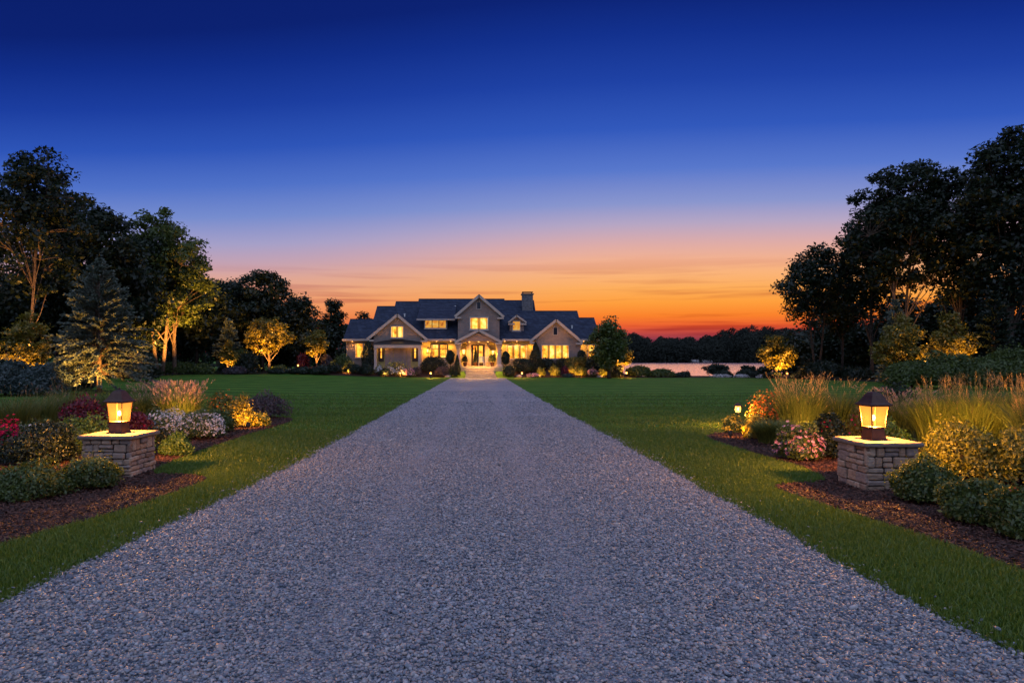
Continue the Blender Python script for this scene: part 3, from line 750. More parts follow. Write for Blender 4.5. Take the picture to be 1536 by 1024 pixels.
# ------------------------------------------------------------------ trees
def build_tree(name, label, x, y, H, W, cb=.3, tr=.18, leafm=None, barkm=None, clumps=110, per=100, lsize=.13, rc=.65, seed=0, trunks=1, group=None, lean=0, shape=1.0, cat='tree', sag=0.0):
    global rng
    old = rng; rng = np.random.default_rng(seed); rs = random.Random(seed)
    z = hz(x, y); root = thing(name, label, cat, (x, y, z), group)
    mb = MB(); cen = []
    zc = z+H*(cb+1)/2; rh = H*(1-cb)/2
    # clump centres inside an uneven crown
    lob = [(rng.normal(0, 1, 3), rng.uniform(.75, 1.15)) for _ in range(9)]
    while len(cen) < clumps:
        d = unit(rng.normal(0, 1, 3)); r = rng.random()**.42
        k = 1.0
        for ld, lk in lob:
            c_ = float(np.dot(d, unit(ld)))
            if c_ > .55: k *= 1+(lk-1)*(c_-.55)*1.6
        t = d[2]*r
        taper = (1-.35*shape*max(0, t))*(1-.25*max(0, -t))
        p = np.array([x+lean*(t+1)*H*.3+d[0]*r*k*(W/2-rc*.45)*taper, y+d[1]*r*k*(W/2-rc*.45)*taper*.9, zc+t*(rh-rc*.35)*min(k, 1.05)])
        cen.append(p)
    cen = np.array(cen)
    # trunk(s)
    axes = []
    for q in range(trunks):
        a = q*2*math.pi/trunks+.4; o_ = .0 if trunks == 1 else .25
        bx, by = x+math.cos(a)*o_*.6, y+math.sin(a)*o_*.6
        ex, ey = x+lean*H*.5+math.cos(a)*W*(.16 if trunks > 1 else .03), y+math.sin(a)*W*(.16 if trunks > 1 else .03)
        pts = []; m_ = 9
        for i in range(m_+1):
            t = i/m_; wob = .12*math.sin(t*5+q*2+seed)*(t*(1-t)*4)
            pts.append((bx+(ex-bx)*t+wob, by+(ey-by)*t+wob*.6*math.cos(seed), z-.1+(H*.86)*t))
        rad = [tr/(1 if trunks == 1 else 1.35)*((1-i/m_)**.8*.9+.08)*(1.35 if i == 0 else 1) for i in range(m_+1)]
        mb.tube(pts, rad, 9); axes.append((np.array(pts), rad))
    # limbs: some clumps are limb ends, every other clump hangs on its nearest limb
    nl = max(7, clumps//9); li = rng.choice(clumps, nl, replace=False); limbs = []
    for i in li:
        e = cen[i]; P_, rd = axes[rs.randrange(len(axes))]
        hh = max(cb*.75, (e[2]-z)/H-rs.uniform(.16, .34)); j = min(len(P_)-2, max(1, int(hh/.86*9)))
        s = P_[j]; mid = s*.5+e*.5+np.array([rs.uniform(-.2, .2), rs.uniform(-.2, .2), rs.uniform(-.15, .35)-sag*.5])
        q1 = s*.75+mid*.25+np.array([0, 0, .05]); r0 = rd[j]*.4
        pl = [s, (s+mid)/2+np.array([0, 0, .1]), mid, (mid+e)/2+np.array([0, 0, .08]), e]
        mb.tube(pl, [r0, r0*.8, r0*.6, r0*.4, .012], 6, cap=False); limbs.append(np.array(pl))
    LP = np.concatenate([l[1:4] for l in limbs])
    for i in range(clumps):
        if i in li: continue
        e = cen[i]; dd = np.linalg.norm(LP-e, axis=1)+np.maximum(0, LP[:, 2]-e[2])*.6; s = LP[int(np.argmin(dd))]
        mb.tube([s, (s+e)/2+np.array([rs.uniform(-.1, .1), rs.uniform(-.1, .1), .08]), e], [.03*H/12+.006, .02*H/12+.005, .006], 4, cap=False)
    mb.build('trunk', barkm or M['bark'], root, sm=True)
    # leaves
    c = np.repeat(cen, per, 0); cr_ = np.repeat(rc*rng.uniform(.6, 1.25, clumps), per)
    dv = unit(rng.normal(0, 1, c.shape)); rr_ = rng.random(len(c))**.5
    pp = c+dv*(rr_*cr_)[:, None]*np.array([1.1, 1.1, .72])
    nrm = dv*.5+np.array([0, 0, .8])
    V_, F_ = leaves(pp, nrm, lsize, .55, .75)
    cl = np.repeat(rng.random(clumps), per)
    mesh('crown', V_, F_, leafm or M['leaf_dark'], root, attr=np.clip(.55*rng.random(len(c))+.45*cl, 0, 1))
    rng = old
    return root

def conifer(name, label, x, y, H, W, leafm, seed=0, levels=26, sprays=26, nl=.11, bare=.06, group=None, barkm=None, cat='conifer', dens=1.0, droop=.25, nw=.1):
    global rng
    old = rng; rng = np.random.default_rng(seed)
    z = hz(x, y); root = thing(name, label, cat, (x, y, z), group)
    mb = MB(); mb.tube([(x, y, z-.1), (x+.02, y, z+H*.5), (x, y, z+H)], [.016*H+.02, .010*H, .006], 8)
    C_ = []; D_ = []
    for i in range(levels):
        t = (i+.5)/levels; hh = z+H*(bare+(1-bare)*t); ln = W/2*(1-t)**.85*rng.uniform(.88, 1.1)+.05
        nb = int(rng.integers(8, 12)*dens*(1 if t < .7 else .7))+2
        for b in range(nb):
            a = rng.uniform(0, 2*np.pi); l = ln*rng.uniform(.65, 1.14)
            s = np.array([x, y, hh+rng.uniform(-.5, .5)*H/levels]); up = rng.uniform(.0, .3)+t*.5
            def pt(u): return s+np.array([math.cos(a)*l*u, math.sin(a)*l*u, l*(up*u-droop*u*u*(1.3-t))+.10*l*max(0, u-.7)])
            mb.tube([pt(0), pt(.5), pt(1)], [.006*H/6+.004, .005, .003], 4, cap=False)
            m_ = max(4, int(sprays*(l/(W/2))**.8)); us = rng.uniform(.18, 1.02, m_)
            for u in us:
                c = pt(u); dirr = pt(min(u+.1, 1.1))-pt(u-.05); dirr /= np.linalg.norm(dirr)+1e-9
                C_.append(c); D_.append(dirr)
    C_ = np.array(C_); D_ = np.array(D_); k = 7
    c = np.repeat(C_, k, 0); d = np.repeat(D_, k, 0); n = len(c)
    side = unit(np.cross(d, np.array([0, 0, 1.]))+1e-6); up_ = np.cross(side, d)
    sg = rng.uniform(-1, 1, n)
    od = unit(d*rng.uniform(.4, 1.1, n)[:, None]+side*sg[:, None]*.95+up_*rng.normal(.05, .28, n)[:, None])
    L_ = (nl*rng.uniform(.6, 1.5, n))[:, None]; wv_ = unit(np.cross(od, rng.normal(0, 1, (n, 3))))*L_*nw*1.6
    V_ = np.stack([c-od*L_*.2, c+od*L_*.5+wv_, c+od*L_*1.2, c+od*L_*.5-wv_], 1).reshape(-1, 3)
    mb.build('trunk', barkm or M['bark'], root, sm=True)
    mesh('crown', V_, (np.arange(n)*4)[:, None]+np.array([[0, 1, 2, 3]]), leafm, root, attr=np.clip(.6*rng.random(n)+.4*np.repeat(rng.random(len(C_)), k), 0, 1))
    rng = old
    return root

# ------------------------------------------------------------------ stone pillars and lanterns
def pillar(label, cx, cy, s, H, rot, seed):
    rs = random.Random(seed); st = random.getstate(); random.seed(seed)
    root = thing('stone_pillar', label, 'stone pillar', (cx, cy, 0), 'stone pillars flanking the driveway')
    ca, sa = math.cos(rot), math.sin(rot)
    def T(u, v): return (cx+u*ca-v*sa, cy+u*sa+v*ca)
    core = MB(); h2 = s-.03
    core.add([(*T(-h2,-h2),-.05),(*T(h2,-h2),-.05),(*T(h2,h2),-.05),(*T(-h2,h2),-.05),(*T(-h2,-h2),H),(*T(h2,-h2),H),(*T(h2,h2),H),(*T(-h2,h2),H)],
             [(0,3,2,1),(4,5,6,7),(0,1,5,4),(1,2,6,5),(2,3,7,6),(3,0,4,7)])
    core.build('core', M['mortar'], root)
    mb = MB()
    for face in range(4):
        fa = face*math.pi/2
        cf, sf = math.cos(fa), math.sin(fa)
        z = 0.0
        while z < H-.02:
            ch = min(rs.choice([.07, .09, .115, .14]), H-z)
            if H-z-ch < .035: ch = H-z
            u = -s+rs.uniform(-.0, .02)
            while u < s-.01:
                wl = min(rs.uniform(.08, .26), s-u)
                if s-u-wl < .05: wl = s-u
                parts = [(z, ch)] if ch < .085 or rs.random() < .72 else [(z, ch*.48), (z+ch*.5, ch*.5)]
                for zz_, hh in parts:
                    pr = rs.uniform(.0, .036); dpt = .05
                    uc, vc = u+wl/2, -(s-.05)-pr-dpt/2+.02
                    t1 = rs.uniform(-.02, .02)
                    U = (cf*ca-sf*sa, cf*sa+sf*ca); Vv = (-sf*ca-cf*sa, -sf*sa+cf*ca)
                    P = (cx+uc*U[0]+vc*Vv[0], cy+uc*U[1]+vc*Vv[1], zz_+hh/2)
                    ax = np.array((U[0]*(wl/2-.004), U[1]*(wl/2-.004), t1*wl)); ay = np.array((Vv[0]*dpt/2, Vv[1]*dpt/2, 0)); az_ = np.array((0, 0, hh/2-.0035))
                    mb.bevbox(P, ax, ay, az_, min(.014, hh*.25), rs.random())
                u += wl
            z += ch
    mb.build('stonework', M['stone'], root)
    # cap slab with a rough eased edge
    n = 28; ring = []
    c2 = s+.045
    def sq(t, r_):
        a = t*2*math.pi+math.pi/4*0; ct, st_ = math.cos(a), math.sin(a); k = 1/max(abs(ct), abs(st_)); k = min(k, 1.39); return ct*k*r_, st_*k*r_
    vs = []; fs = []; prof = [(c2-.012, H+.004), (c2+.002, H+.016), (c2+.004, H+.045), (c2-.012, H+.062), (c2-.05, H+.067)]
    for r_, zz_ in prof:
        for k in range(n*2):
            u, v = sq(k/(n*2), r_); j = rs.uniform(-.004, .004); vs.append((*T(u+j, v+j), zz_+rs.uniform(-.0015, .0015)))
    m_ = n*2
    fs = [(i*m_+k, i*m_+(k+1) % m_, (i+1)*m_+(k+1) % m_, (i+1)*m_+k) for i in range(len(prof)-1) for k in range(m_)]
    fs += [tuple(range(m_))[::-1], tuple((len(prof)-1)*m_+k for k in range(m_))]
    mb = MB(); mb.add(vs, fs, .5); mb.build('cap', M['cap'], root)
    random.setstate(st)
    return root

def lantern(label, cx, cy, z, rot, P):
    root = thing('lantern', label, 'lantern', (cx, cy, z), 'lanterns on the stone pillars')
    ro = rot+math.pi/4; c = (cx, cy, z)
    mb = MB(); mb.rings([(.118, 0), (.118, .012), (.105, .018), (.090, .12), (.084, .155)], c, rot=ro); mb.build('base', M['bronze'], root)
    zb, zt, wb, wt = .160, .445, .094, .118
    def wid(t): return wb+(wt-wb)*(t**1.5)
    mb = MB(); mb.rings([(.098, .152), (.098, .168)], c, rot=ro)
    ca, sa = math.cos(rot), math.sin(rot)
    for sx, sy in ((-1,-1),(1,-1),(1,1),(-1,1)):
        pts = []
        for i in range(6):
            t = i/5; w_ = wid(t)+.003; u, v = sx*w_, sy*w_; pts.append((cx+u*ca-v*sa, cy+u*sa+v*ca, z+zb+(zt-zb)*t))
        mb.tube(pts, [.0085]*6, 4)
    mb.rings([(.130, zt-.006), (.130, zt+.012)], c, rot=ro)
    mb.build('frame', M['bronze'], root)
    mb = MB(); mb.rings([(wid(i/8), zb+.005+(zt-zb-.01)*i/8) for i in range(9)], c, rot=ro, cap=False); mb.build('glass', M['lampglass'], root, sm=False)
    mb = MB(); mb.rings([(.158, zt+.006), (.160, zt+.018), (.130, zt+.045), (.102, zt+.090), (.080, zt+.140), (.052, zt+.175), (.016, zt+.190), (.010, zt+.196)], c, rot=ro); 
    ri = mb.build('roof', M['bronze'], root)
    mb = MB(); mb.rings([(.008, zt+.190), (.013, zt+.198), (.015, zt+.206), (.011, zt+.216), (.003, zt+.226)], c, n=10, rot=0); mb.build('finial', M['bronze'], root, sm=True)
    mb = MB(); mb.rings([(.004, .245), (.014, .255), (.022, .275), (.022, .295), (.014, .315), (.004, .325)], c, n=14, rot=0); mb.build('bulb', M['bulb'], root, sm=True)
    pl = point((cx, cy, z+.285), P, .055, parent=root); 
    return root
# bulb must not block its own lamp: the light radius is a little larger than the bulb
pillar('low stone pillar with pale cap at the left edge of the driveway', -5.32, 10.09, .355, .545, R(-2), 3)
pillar('low stone pillar with pale cap at the right edge of the driveway', 5.28, 9.09, .345, .565, R(1), 11)
lantern('glowing bronze lantern standing on the left stone pillar', -5.33, 10.09, .612, R(-6), 950)
lantern('glowing bronze lantern standing on the right stone pillar', 5.24, 9.09, .632, R(8), 950)

# ------------------------------------------------------------------ path lights and spotlights
def path_lamp(label, x, y, H, P, first=[None]):
    z = hz(x, y)
    if first[0] is None:
        root = thing('path_lamp', label, 'path light', (x, y, z), 'small path lights along the lawn')
        mb = MB(); mb.rings([(.045, -.02), (.045, .015), (.018, .025), (.018, H-.27), (.05, H-.26), (.05, H-.245)], (x, y, z), n=12, rot=0); mb.build('post', M['blackmetal'], root)
        mb = MB(); mb.rings([(.058, H-.243), (.066, H-.10)], (x, y, z), n=12, rot=0, cap=False); mb.build('glass', M['pathglass'], root, sm=True)
        mb = MB(); mb.rings([(.006, H-.21), (.018, H-.19), (.018, H-.15), (.006, H-.13)], (x, y, z), n=10, rot=0); mb.build('bulb', M['bulb'], root, sm=True)
        mb = MB()
        for k in range(6):
            a = k*math.pi/3; mb.tube([(x+.064*math.cos(a), y+.064*math.sin(a), z+H-.245), (x+.072*math.cos(a), y+.072*math.sin(a), z+H-.095)], [.004, .004], 4)
        mb.build('cage', M['blackmetal'], root)
        mb = MB(); mb.rings([(.105, H-.098), (.107, H-.09), (.07, H-.055), (.04, H-.03), (.012, H-.012), (.01, H)], (x, y, z), n=16, rot=0); mb.build('cap', M['bronze'], root)
        first[0] = root
    else:
        root = copy_tree(first[0]); root.location = (x, y, z); root['label'] = label
    return root
path_lamp('small path light with pointed cap at the left tip of the right flower bed', PX(1107, 17.0), 17.0, .62, 20)
lamp_src = []
def pl_at(label, px, Y, P, dx=0):
    x = PX(px, Y); path_lamp(label, x, Y, .62, P)
    point((x, Y, hz(x, Y)+.45), P*16, .04)
point((PX(1107, 17.0), 17.0, .45), 480, .04)
pl_at('path light on the left corner where driveway meets the house bed', 646, 59.6, 26)
pl_at('path light on the right corner where driveway meets the house bed', 783, 59.4, 26)
pl_at('path light under the dark tree at the right end of the house', 940, 60.5, 14)
pl_at('path light below the small glowing tree right of the lake', 1181, 58.0, 14)
pl_at('tiny path light in the planting below the glowing tree left of the house', 447, 62.8, 10)

def uplight(label, x, y, target, P, ang=95, first=[None], off=(0, 0)):
    z = hz(x, y)
    if first[0] is None:
        root = thing('garden_spotlight', label, 'spotlight', (x, y, z), 'garden spotlights under trees and shrubs')
        mb = MB(); mb.tube([(x, y, z-.05), (x, y, z+.10)], [.012, .012], 8); mb.build('stake', M['blackmetal'], root)
        mb = MB(); mb.tube([(x, y-.02, z+.10), (x, y, z+.13), (x, y+.03, z+.20)], [.03, .045, .05], 12); mb.build('housing', M['blackmetal'], root)
        mb = MB(); mb.tube([(x, y+.031, z+.202), (x, y+.032, z+.205)], [.042, .042], 12); mb.build('lens', M['glow'], root)
        first[0] = root
    else:
        root = copy_tree(first[0]); root.location = (x, y, z); root['label'] = label
    spot((x, y+.04, z+.25), target, P*2.6, ang, .06)
    return root

# ------------------------------------------------------------------ the house
HY = 66.0
house = thing('house', 'large shingled house with stepped slate roofs and glowing windows at the end of the driveway', 'house', (0, HY, .78))
YE = 65.5; ZE = PZ(508, YE); PITCH = .6
def ridge(py):
    # distance behind the eave at which a roof of this pitch reaches the line of sight py
    k = (538-py)/F; return (EYE + k*YE - ZE)/(PITCH - k)
def slab(mb, a, b, c, d, th=.14):
    """a, b front edge, c, d back edge"""
    P = [np.array(p, float) for p in (a, b, c, d)]; n = np.cross(P[1]-P[0], P[3]-P[0]); n /= np.linalg.norm(n)
    if n[2] < 0: n = -n
    mb.add([p-n*th for p in P]+P, [(0,3,2,1),(4,5,6,7),(0,1,5,4),(1,2,6,5),(2,3,7,6),(3,0,4,7)])
def main_section(x0, x1, py, ends=(False, False)):
    d = ridge(py); zr = ZE+PITCH*d; yr = YE+d
    mb = MB(); slab(mb, (x0, YE, ZE), (x1, YE, ZE), (x1, yr, zr), (x0, yr, zr)); slab(mb, (x1, yr+d, ZE), (x0, yr+d, ZE), (x0, yr, zr), (x1, yr, zr))
    mb.box(x0+.01, x1-.01, yr-.09, yr+.09, zr-.06, zr+.035)
    mb.build('roof', M['shingle'], house)
    # walls under it with gable ends
    w0, w1 = x0+.25, x1-.25
    zt = lambda y: ZE+PITCH*(min(y-YE, 2*d-(y-YE)))-.17
    ya, yb = HY, YE+2*d-.5
    v = []; 
    for x in (w0, w1): v += [(x, ya, .45), (x, yb, .45), (x, yb, zt(yb)), (x, yr, zr-.18), (x, ya, zt(ya))]
    m2 = MB(); m2.add(v, [(0,1,2,3,4), (9,8,7,6,5), (0,5,6,1), (1,6,7,2), (2,7,8,3), (3,8,9,4), (4,9,5,0)]); m2.build('wall', M['siding'], house)
    for x, s in ((x0, -1), (x1, 1)):
        if ends[0 if s < 0 else 1]:
            m3 = MB(); xx = x+s*.015; m3.beam((xx, YE-.02, ZE-.10), (xx, yr, zr-.10), .05, .2) if False else None
def xr(px, py): return PX(px, YE+ridge(py))
xA0 = PX(515, YE); xB0 = xr(565.6, 459.4); xC0 = xr(593.7, 452.3); xD0 = xr(628, 448.4); xE0 = xr(757, 451); xF0 = xr(801, 451); xG0 = xr(866, 466.4); xG1 = PX(901, YE)
main_section(xA0, xB0, 478.6); main_section(xB0, xC0, 459.4); main_section(xC0, xD0, 452.3); main_section(xD0, xE0, 448.4)
main_section(xE0, xF0, 450.6); main_section(xF0, xG0, 466.4); main_section(xG0, xG1, 476.6)
# cream wall panels on the recessed ground-floor front, lit by the porch lamps
def facade(px0, px1, Y, z0, z1, mat='stucco', name='wall', th=.10):
    mb = MB(); mb.box(PX(px0, Y), PX(px1, Y), Y, Y+th, z0, z1); return mb.build(name, M[mat], house)
facade(632, 688, HY-.11, .5, ZE-.14); facade(749, 804, HY-.11, .5, ZE-.14); facade(868, 899, HY-.11, .5, ZE-.14)
facade(641, 686, HY-.30, .5, 1.52, 'basestone', 'stone_base', .18); facade(753, 803, HY-.30, .5, 1.60, 'basestone', 'stone_base', .18)
# gutter boards
for a, b in ((513.5, 552), (640, 684), (753, 797), (872, 902)):
    mb = MB(); mb.box(PX(a, YE), PX(b, YE), YE-.12, YE-.005, ZE-.20, ZE-.02); mb.build('fascia', M['trim'], house)
    mb = MB(); mb.box(PX(a, YE)+.02, PX(b, YE)-.02, YE, HY, ZE-.235, ZE-.205); mb.build('soffit', M['trim'], house)

def cross_gable(l, a, r, Yf, Yb, wl, wr, z0, mat='siding', oh=.35, trim=.24, solid=True):
    Yo = Yf-oh
    Lp = (PX(l[0], Yo), PZ(l[1], Yo)); Ap = (PX(a[0], Yo), PZ(a[1], Yo)); Rp = (PX(r[0], Yo), PZ(r[1], Yo))
    mb = MB(); slab(mb, (Ap[0], Yo, Ap[1]), (Lp[0], Yo, Lp[1]), (Lp[0], Yb, Lp[1]), (Ap[0], Yb, Ap[1]), .12)
    slab(mb, (Ap[0], Yo, Ap[1]), (Rp[0], Yo, Rp[1]), (Rp[0], Yb, Rp[1]), (Ap[0], Yb, Ap[1]), .12); mb.build('roof', M['shingle'], house)
    mb = MB(); o_ = trim/2+.03
    for p in (Lp, Rp): mb.beam((p[0], Yo-.035, p[1]-o_), (Ap[0], Yo-.035, Ap[1]-o_), .07, trim)
    for p, s in ((Lp, 1), (Rp, -1)):
        mb.box(min(p[0], p[0]+s*.62), max(p[0], p[0]+s*.62), Yo-.05, Yf-.002, p[1]-.34, p[1]-.17)
    mb.build('rake_trim', M['trim'], house)
    x0, x1 = PX(wl, Yf), PX(wr, Yf)
    def top(x):
        t = (x-Lp[0])/(Ap[0]-Lp[0]) if x < Ap[0] else (Rp[0]-x)/(Rp[0]-Ap[0]); p = Lp if x < Ap[0] else Rp
        return p[1]+(Ap[1]-p[1])*t-.16
    if solid:
        v = []
        for Y in (Yf, Yb-.1): v += [(x0, Y, z0), (x1, Y, z0), (x1, Y, top(x1)), (Ap[0], Y, Ap[1]-.16), (x0, Y, top(x0))]
        mb = MB(); mb.add(v, [(0,1,2,3,4), (9,8,7,6,5), (0,5,6,1), (1,6,7,2), (2,7,8,3), (3,8,9,4), (4,9,5,0)]); mb.build('wall', M[mat], house)
        for x in (x0, x1):
            mb = MB(); mb.box(x-.07, x+.07, Yf-.03, Yf+.12, z0, top(x)-.01); mb.build('corner_board', M['siding'], house)
    return x0, x1
YL, YC, YR_, YP = 64.4, 65.2, 64.7, 63.3
cross_gable((550.8, 506.5), (596, 470), (641, 507.5), YL, 69.6, 561.7, 631, .5)
cross_gable((682.3, 472.5), (718.6, 441), (755.8, 473), YC, 72.6, 688, 748, .5)
cross_gable((794.8, 510), (834.4, 477.8), (873.8, 511.4), YR_, 69.2, 805, 870, .5)
# porch gable roof on two flared posts
Yo = YP-.3
cross_gable((682, 511), (718.3, 492.7), (753, 511), YP, YC+.02, 688, 748, 3.0, solid=False, oh=.3)
mb = MB(); Yg = YP
xl, xr_, xa = PX(687, Yg), PX(749, Yg), PX(718.3, Yg); za = PZ(492.7, Yg)-.16; ze = PZ(509, Yg)-.06
zb = PZ(511.5, Yg); seg = 16; arc = [(xl+(xr_-xl)*i/seg, zb+.0) for i in range(seg+1)]
# tympanum with a broad shallow arch cut in its lower edge
low = [(xl+(xr_-xl)*i/seg, zb-.62*abs(2*i/seg-1)**5) for i in range(seg+1)]
v = []; nn = seg+1
for Y in (Yg, Yg+.22):
    v += [(x, Y, z) for x, z in low] + [(x, Y, min(za, ze+(za-ze)*(1-abs(x-xa)/((xr_-xl)/2)))) for x, z in low]
f = []
for i in range(seg):
    f += [(i, i+1, nn+i+1, nn+i), (2*nn+i+1, 2*nn+i, 3*nn+i, 3*nn+i+1), (i+1, i, 2*nn+i, 2*nn+i+1), (nn+i, nn+i+1, 3*nn+i+1, 3*nn+i)]
f += [(0, nn, 3*nn, 2*nn), (seg, 2*nn+seg, 3*nn+seg, nn+seg)]
mb.add(v, f); mb.build('porch_gable', M['siding'], house)
mb = MB(); mb.rings([(.17, 0), (.21, .03), (.21, .06), (.17, .09)], (PX(717.5, Yg), Yg-.02, PZ(501, Yg)-.05), n=14, rot=0); 
o = mb.build('emblem_boss', M['trim'], house)
for px in (687.5, 748.5):
    x = PX(px, Yg+.1); mb = MB()
    mb.rings([(.30, 1.0), (.30, 1.12), (.22, 1.18), (.15, 2.2), (.13, 2.55), (.16, 2.62), (.22, 2.78), (.30, 3.02)], (x, Yg+.11, 0)); mb.build('porch_post', M['trim'], house)
# porch floor, steps and the stepped path
def stepbox(name, x0, x1, y0, y1, z0, z1, mat='paving', parent=house):
    mb = MB(); mb.bevbox(((x0+x1)/2, (y0+y1)/2, (z0+z1)/2), ((x1-x0)/2, 0, 0), (0, (y1-y0)/2, 0), (0, 0, (z1-z0)/2), .02); return mb.build(name, M[mat], parent)
stepbox('porch_floor', PX(682, 63), PX(754, 63), 62.95, YC-.01, .3, 1.0)
stepbox('porch_step', PX(699, 62.5), PX(740, 62.5), 62.60, 62.945, .3, .86); stepbox('porch_step', PX(697, 62.3), PX(743, 62.3), 62.25, 62.595, .2, .72)
path = thing('stone_steps', 'wide pale stone steps lit gold leading up to the porch', 'steps', (.1, 60.2, 0))
for i in range(5):
    y0 = 60.05+i*.44; stepbox('step', -1.32+i*.02, 1.50-i*.06, y0, y0+.436, -.1, .11*(i+1), parent=path)

def window(px0, px1, py0, py1, Y, n=1, fm='trim', bw=.09, rail=False, curtain=True, name='window', pane='window', sill=True, dep=.10):
    x0, x1, z1, z0 = PX(px0, Y), PX(px1, Y), PZ(py0, Y), PZ(py1, Y)
    mb = MB(); yf = Y-dep
    mb.box(x0-bw, x0, yf, Y-.001, z0-bw, z1+bw); mb.box(x1, x1+bw, yf, Y-.001, z0-bw, z1+bw)
    mb.box(x0+.0005, x1-.0005, yf+.002, Y-.001, z1, z1+bw-.001); mb.box(x0+.0005, x1-.0005, yf+.002, Y-.001, z0-bw+.001, z0)
    wdt = (x1-x0)/n; mw = .032 if fm == 'trim' else .06
    if rail: mb.box(x0, x1, yf+.03, Y-.005, z0+(z1-z0)*.68-.025, z0+(z1-z0)*.68+.025)
    fr = mb.build(name, M[fm], house)
    for i in range(1, n):
        mb = MB(); mb.box(x0+i*wdt-mw, x0+i*wdt+mw, yf+.012, Y-.001, z0, z1); mb.build('mullion', M['darkframe'], fr)
    mb = MB(); mb.box(x0, x1, Y-.032, Y-.003, z0, z1); mb.build('pane', M[pane], fr)
    if sill:
        mb = MB(); mb.box(x0-bw-.05, x1+bw+.05, yf-.07, Y-.002, z0-bw-.06, z0-bw-.002); mb.build('sill', M['trim'], fr)
    if curtain:
        for i in range(n):
            a, b = x0+i*wdt+.05, x0+(i+1)*wdt-.05; cw = (b-a)*.13
            for s, e in ((a, a+cw), (b-cw, b)):
                m_ = 6; pts = [(s+(e-s)*k/m_, Y-.045-(.012 if k % 2 else 0)) for k in range(m_+1)]
                mb = MB(); mb.add([(x, y, z0) for x, y in pts]+[(x, y, z1) for x, y in pts], [(k, k+1, m_+2+k, m_+1+k) for k in range(m_)]); mb.build('curtain', M['curtain'], fr)
    return fr
window(533.6, 544.5, 515.3, 535.6, HY, 1, bw=.06); window(546.5, 553, 515.6, 535.6, HY, 1, bw=.06, pane='window_dim')
window(587.2, 604.4, 490, 505.6, YL, 2)
window(647.6, 670.2, 517, 536, HY-.11, 2, 'darkframe', bw=.13, rail=True)
window(706, 731, 477, 493, YC, 2, bw=.14)
window(760.2, 789.2, 518.4, 537.6, HY-.11, 3, bw=.06)
window(813, 852.6, 518, 537.3, YR_, 4, bw=.08)
window(882, 892, 517.5, 537.5, HY-.11, 1, bw=.07)
# front doors: glazed pair in a dark frame with a pale surround
def door(px0, px1, py0, py1, Y, n, fm='darkframe', surround=True):
    x0, x1, z1, z0 = PX(px0, Y), PX(px1, Y), PZ(py0, Y), PZ(py1, Y)
    mb = MB(); bw = .10
    mb.box(x0, x0+bw, Y-.10, Y-.001, z0, z1); mb.box(x1-bw, x1, Y-.10, Y-.001, z0, z1); mb.box(x0+bw, x1-bw, Y-.098, Y-.001, z1-bw, z1)
    wdt = (x1-x0-2*bw)/n
    for i in range(n):
        a, b = x0+bw+i*wdt, x0+bw+(i+1)*wdt
        mb.box(a, a+.09, Y-.085, Y-.002, z0, z1-bw-.002); mb.box(b-.09, b, Y-.085, Y-.002, z0, z1-bw-.002); mb.box(a+.09, b-.09, Y-.083, Y-.002, z0, z0+.32); mb.box(a+.09, b-.09, Y-.083, Y-.002, z0+(z1-z0)*.62, z0+(z1-z0)*.62+.06)
    fr = mb.build('door', M[fm], house)
    mb = MB(); mb.box(x0+bw, x1-bw, Y-.05, Y-.004, z0+.1, z1-bw); mb.build('pane', M['window'], fr)
    mb = MB(); xm = (x0+x1)/2
    for s in (-1, 1):
        if n > 1: mb.box(xm+s*.05-.015, xm+s*.05+.015, Y-.14, Y-.088, z0+.85, z0+1.25)
    if n > 1: mb.build('handle', M['bronze'], fr)
    if surround:
        mb = MB(); mb.box(x0-.22, x0-.002, Y-.07, Y-.001, z0, z1+.32); mb.box(x1+.002, x1+.22, Y-.07, Y-.001, z0, z1+.32); mb.box(x0-.002, x1+.002, Y-.068, Y-.001, z1+.002, z1+.32); mb.build('door_surround', M['trim'], fr)
    return fr
facade(689.5, 746.5, YC-.045, 1.0, PZ(509.5, YC), 'stucco', 'wall', .04)
door(707, 727, 517, 548.8, YC-.05, 2)
for px in (701.5, 732.5):
    mb = MB(); x = PX(px, YC-.5); mb.rings([(.12, 1.0), (.12, 1.1), (.08, 1.14), (.08, 3.1), (.12, 3.16), (.12, 3.28)], (x, YC-.45, 0)); mb.build('column', M['trim'], house)
# left gable: curved metal canopy on posts over a panelled double door with glazed side doors
Yc = YL-.95
mb = MB(); seg = 12; a0, a1 = PX(560, Yc), PX(632, Yc); zt_, zb_ = PZ(510, Yc), PZ(517, Yc)
v = []
for i in range(seg+1):
    x = a0+(a1-a0)*i/seg; k = 1-(2*i/seg-1)**2
    v += [(x, Yc, zb_), (x, Yc+.08, zb_+.10), (x, Yc+.55, zb_+.14+.16*k), (x, YL-.002, zb_+.22+.28*k**.8), (x, YL-.002, zb_)]
f = [(i*5+j, (i+1)*5+j, (i+1)*5+(j+1) % 5, i*5+(j+1) % 5) for i in range(seg) for j in range(5)] + [(4, 3, 2, 1, 0), tuple(seg*5+j for j in range(5))]
mb.add(v, f); mb.build('canopy', M['copper'], house)
mb = MB(); mb.box(a0+.05, a1-.05, Yc+.02, Yc+.2, zb_-.29, zb_-.003); mb.build('canopy_beam', M['trim'], house)
for x in (a0+.18, a1-.18):
    mb = MB(); mb.rings([(.16, .7), (.16, .85), (.11, .9), (.10, zb_-.40), (.15, zb_-.34), (.15, zb_-.293)], (x, Yc+.11, 0)); mb.build('canopy_post', M['trim'], house)
facade(563, 630, YL-.045, .6, zb_-.01, 'stucco', 'wall', .04)
x0, x1 = PX(577.5, YL), PX(616.5, YL); zt2 = PZ(522, YL); mb = MB()
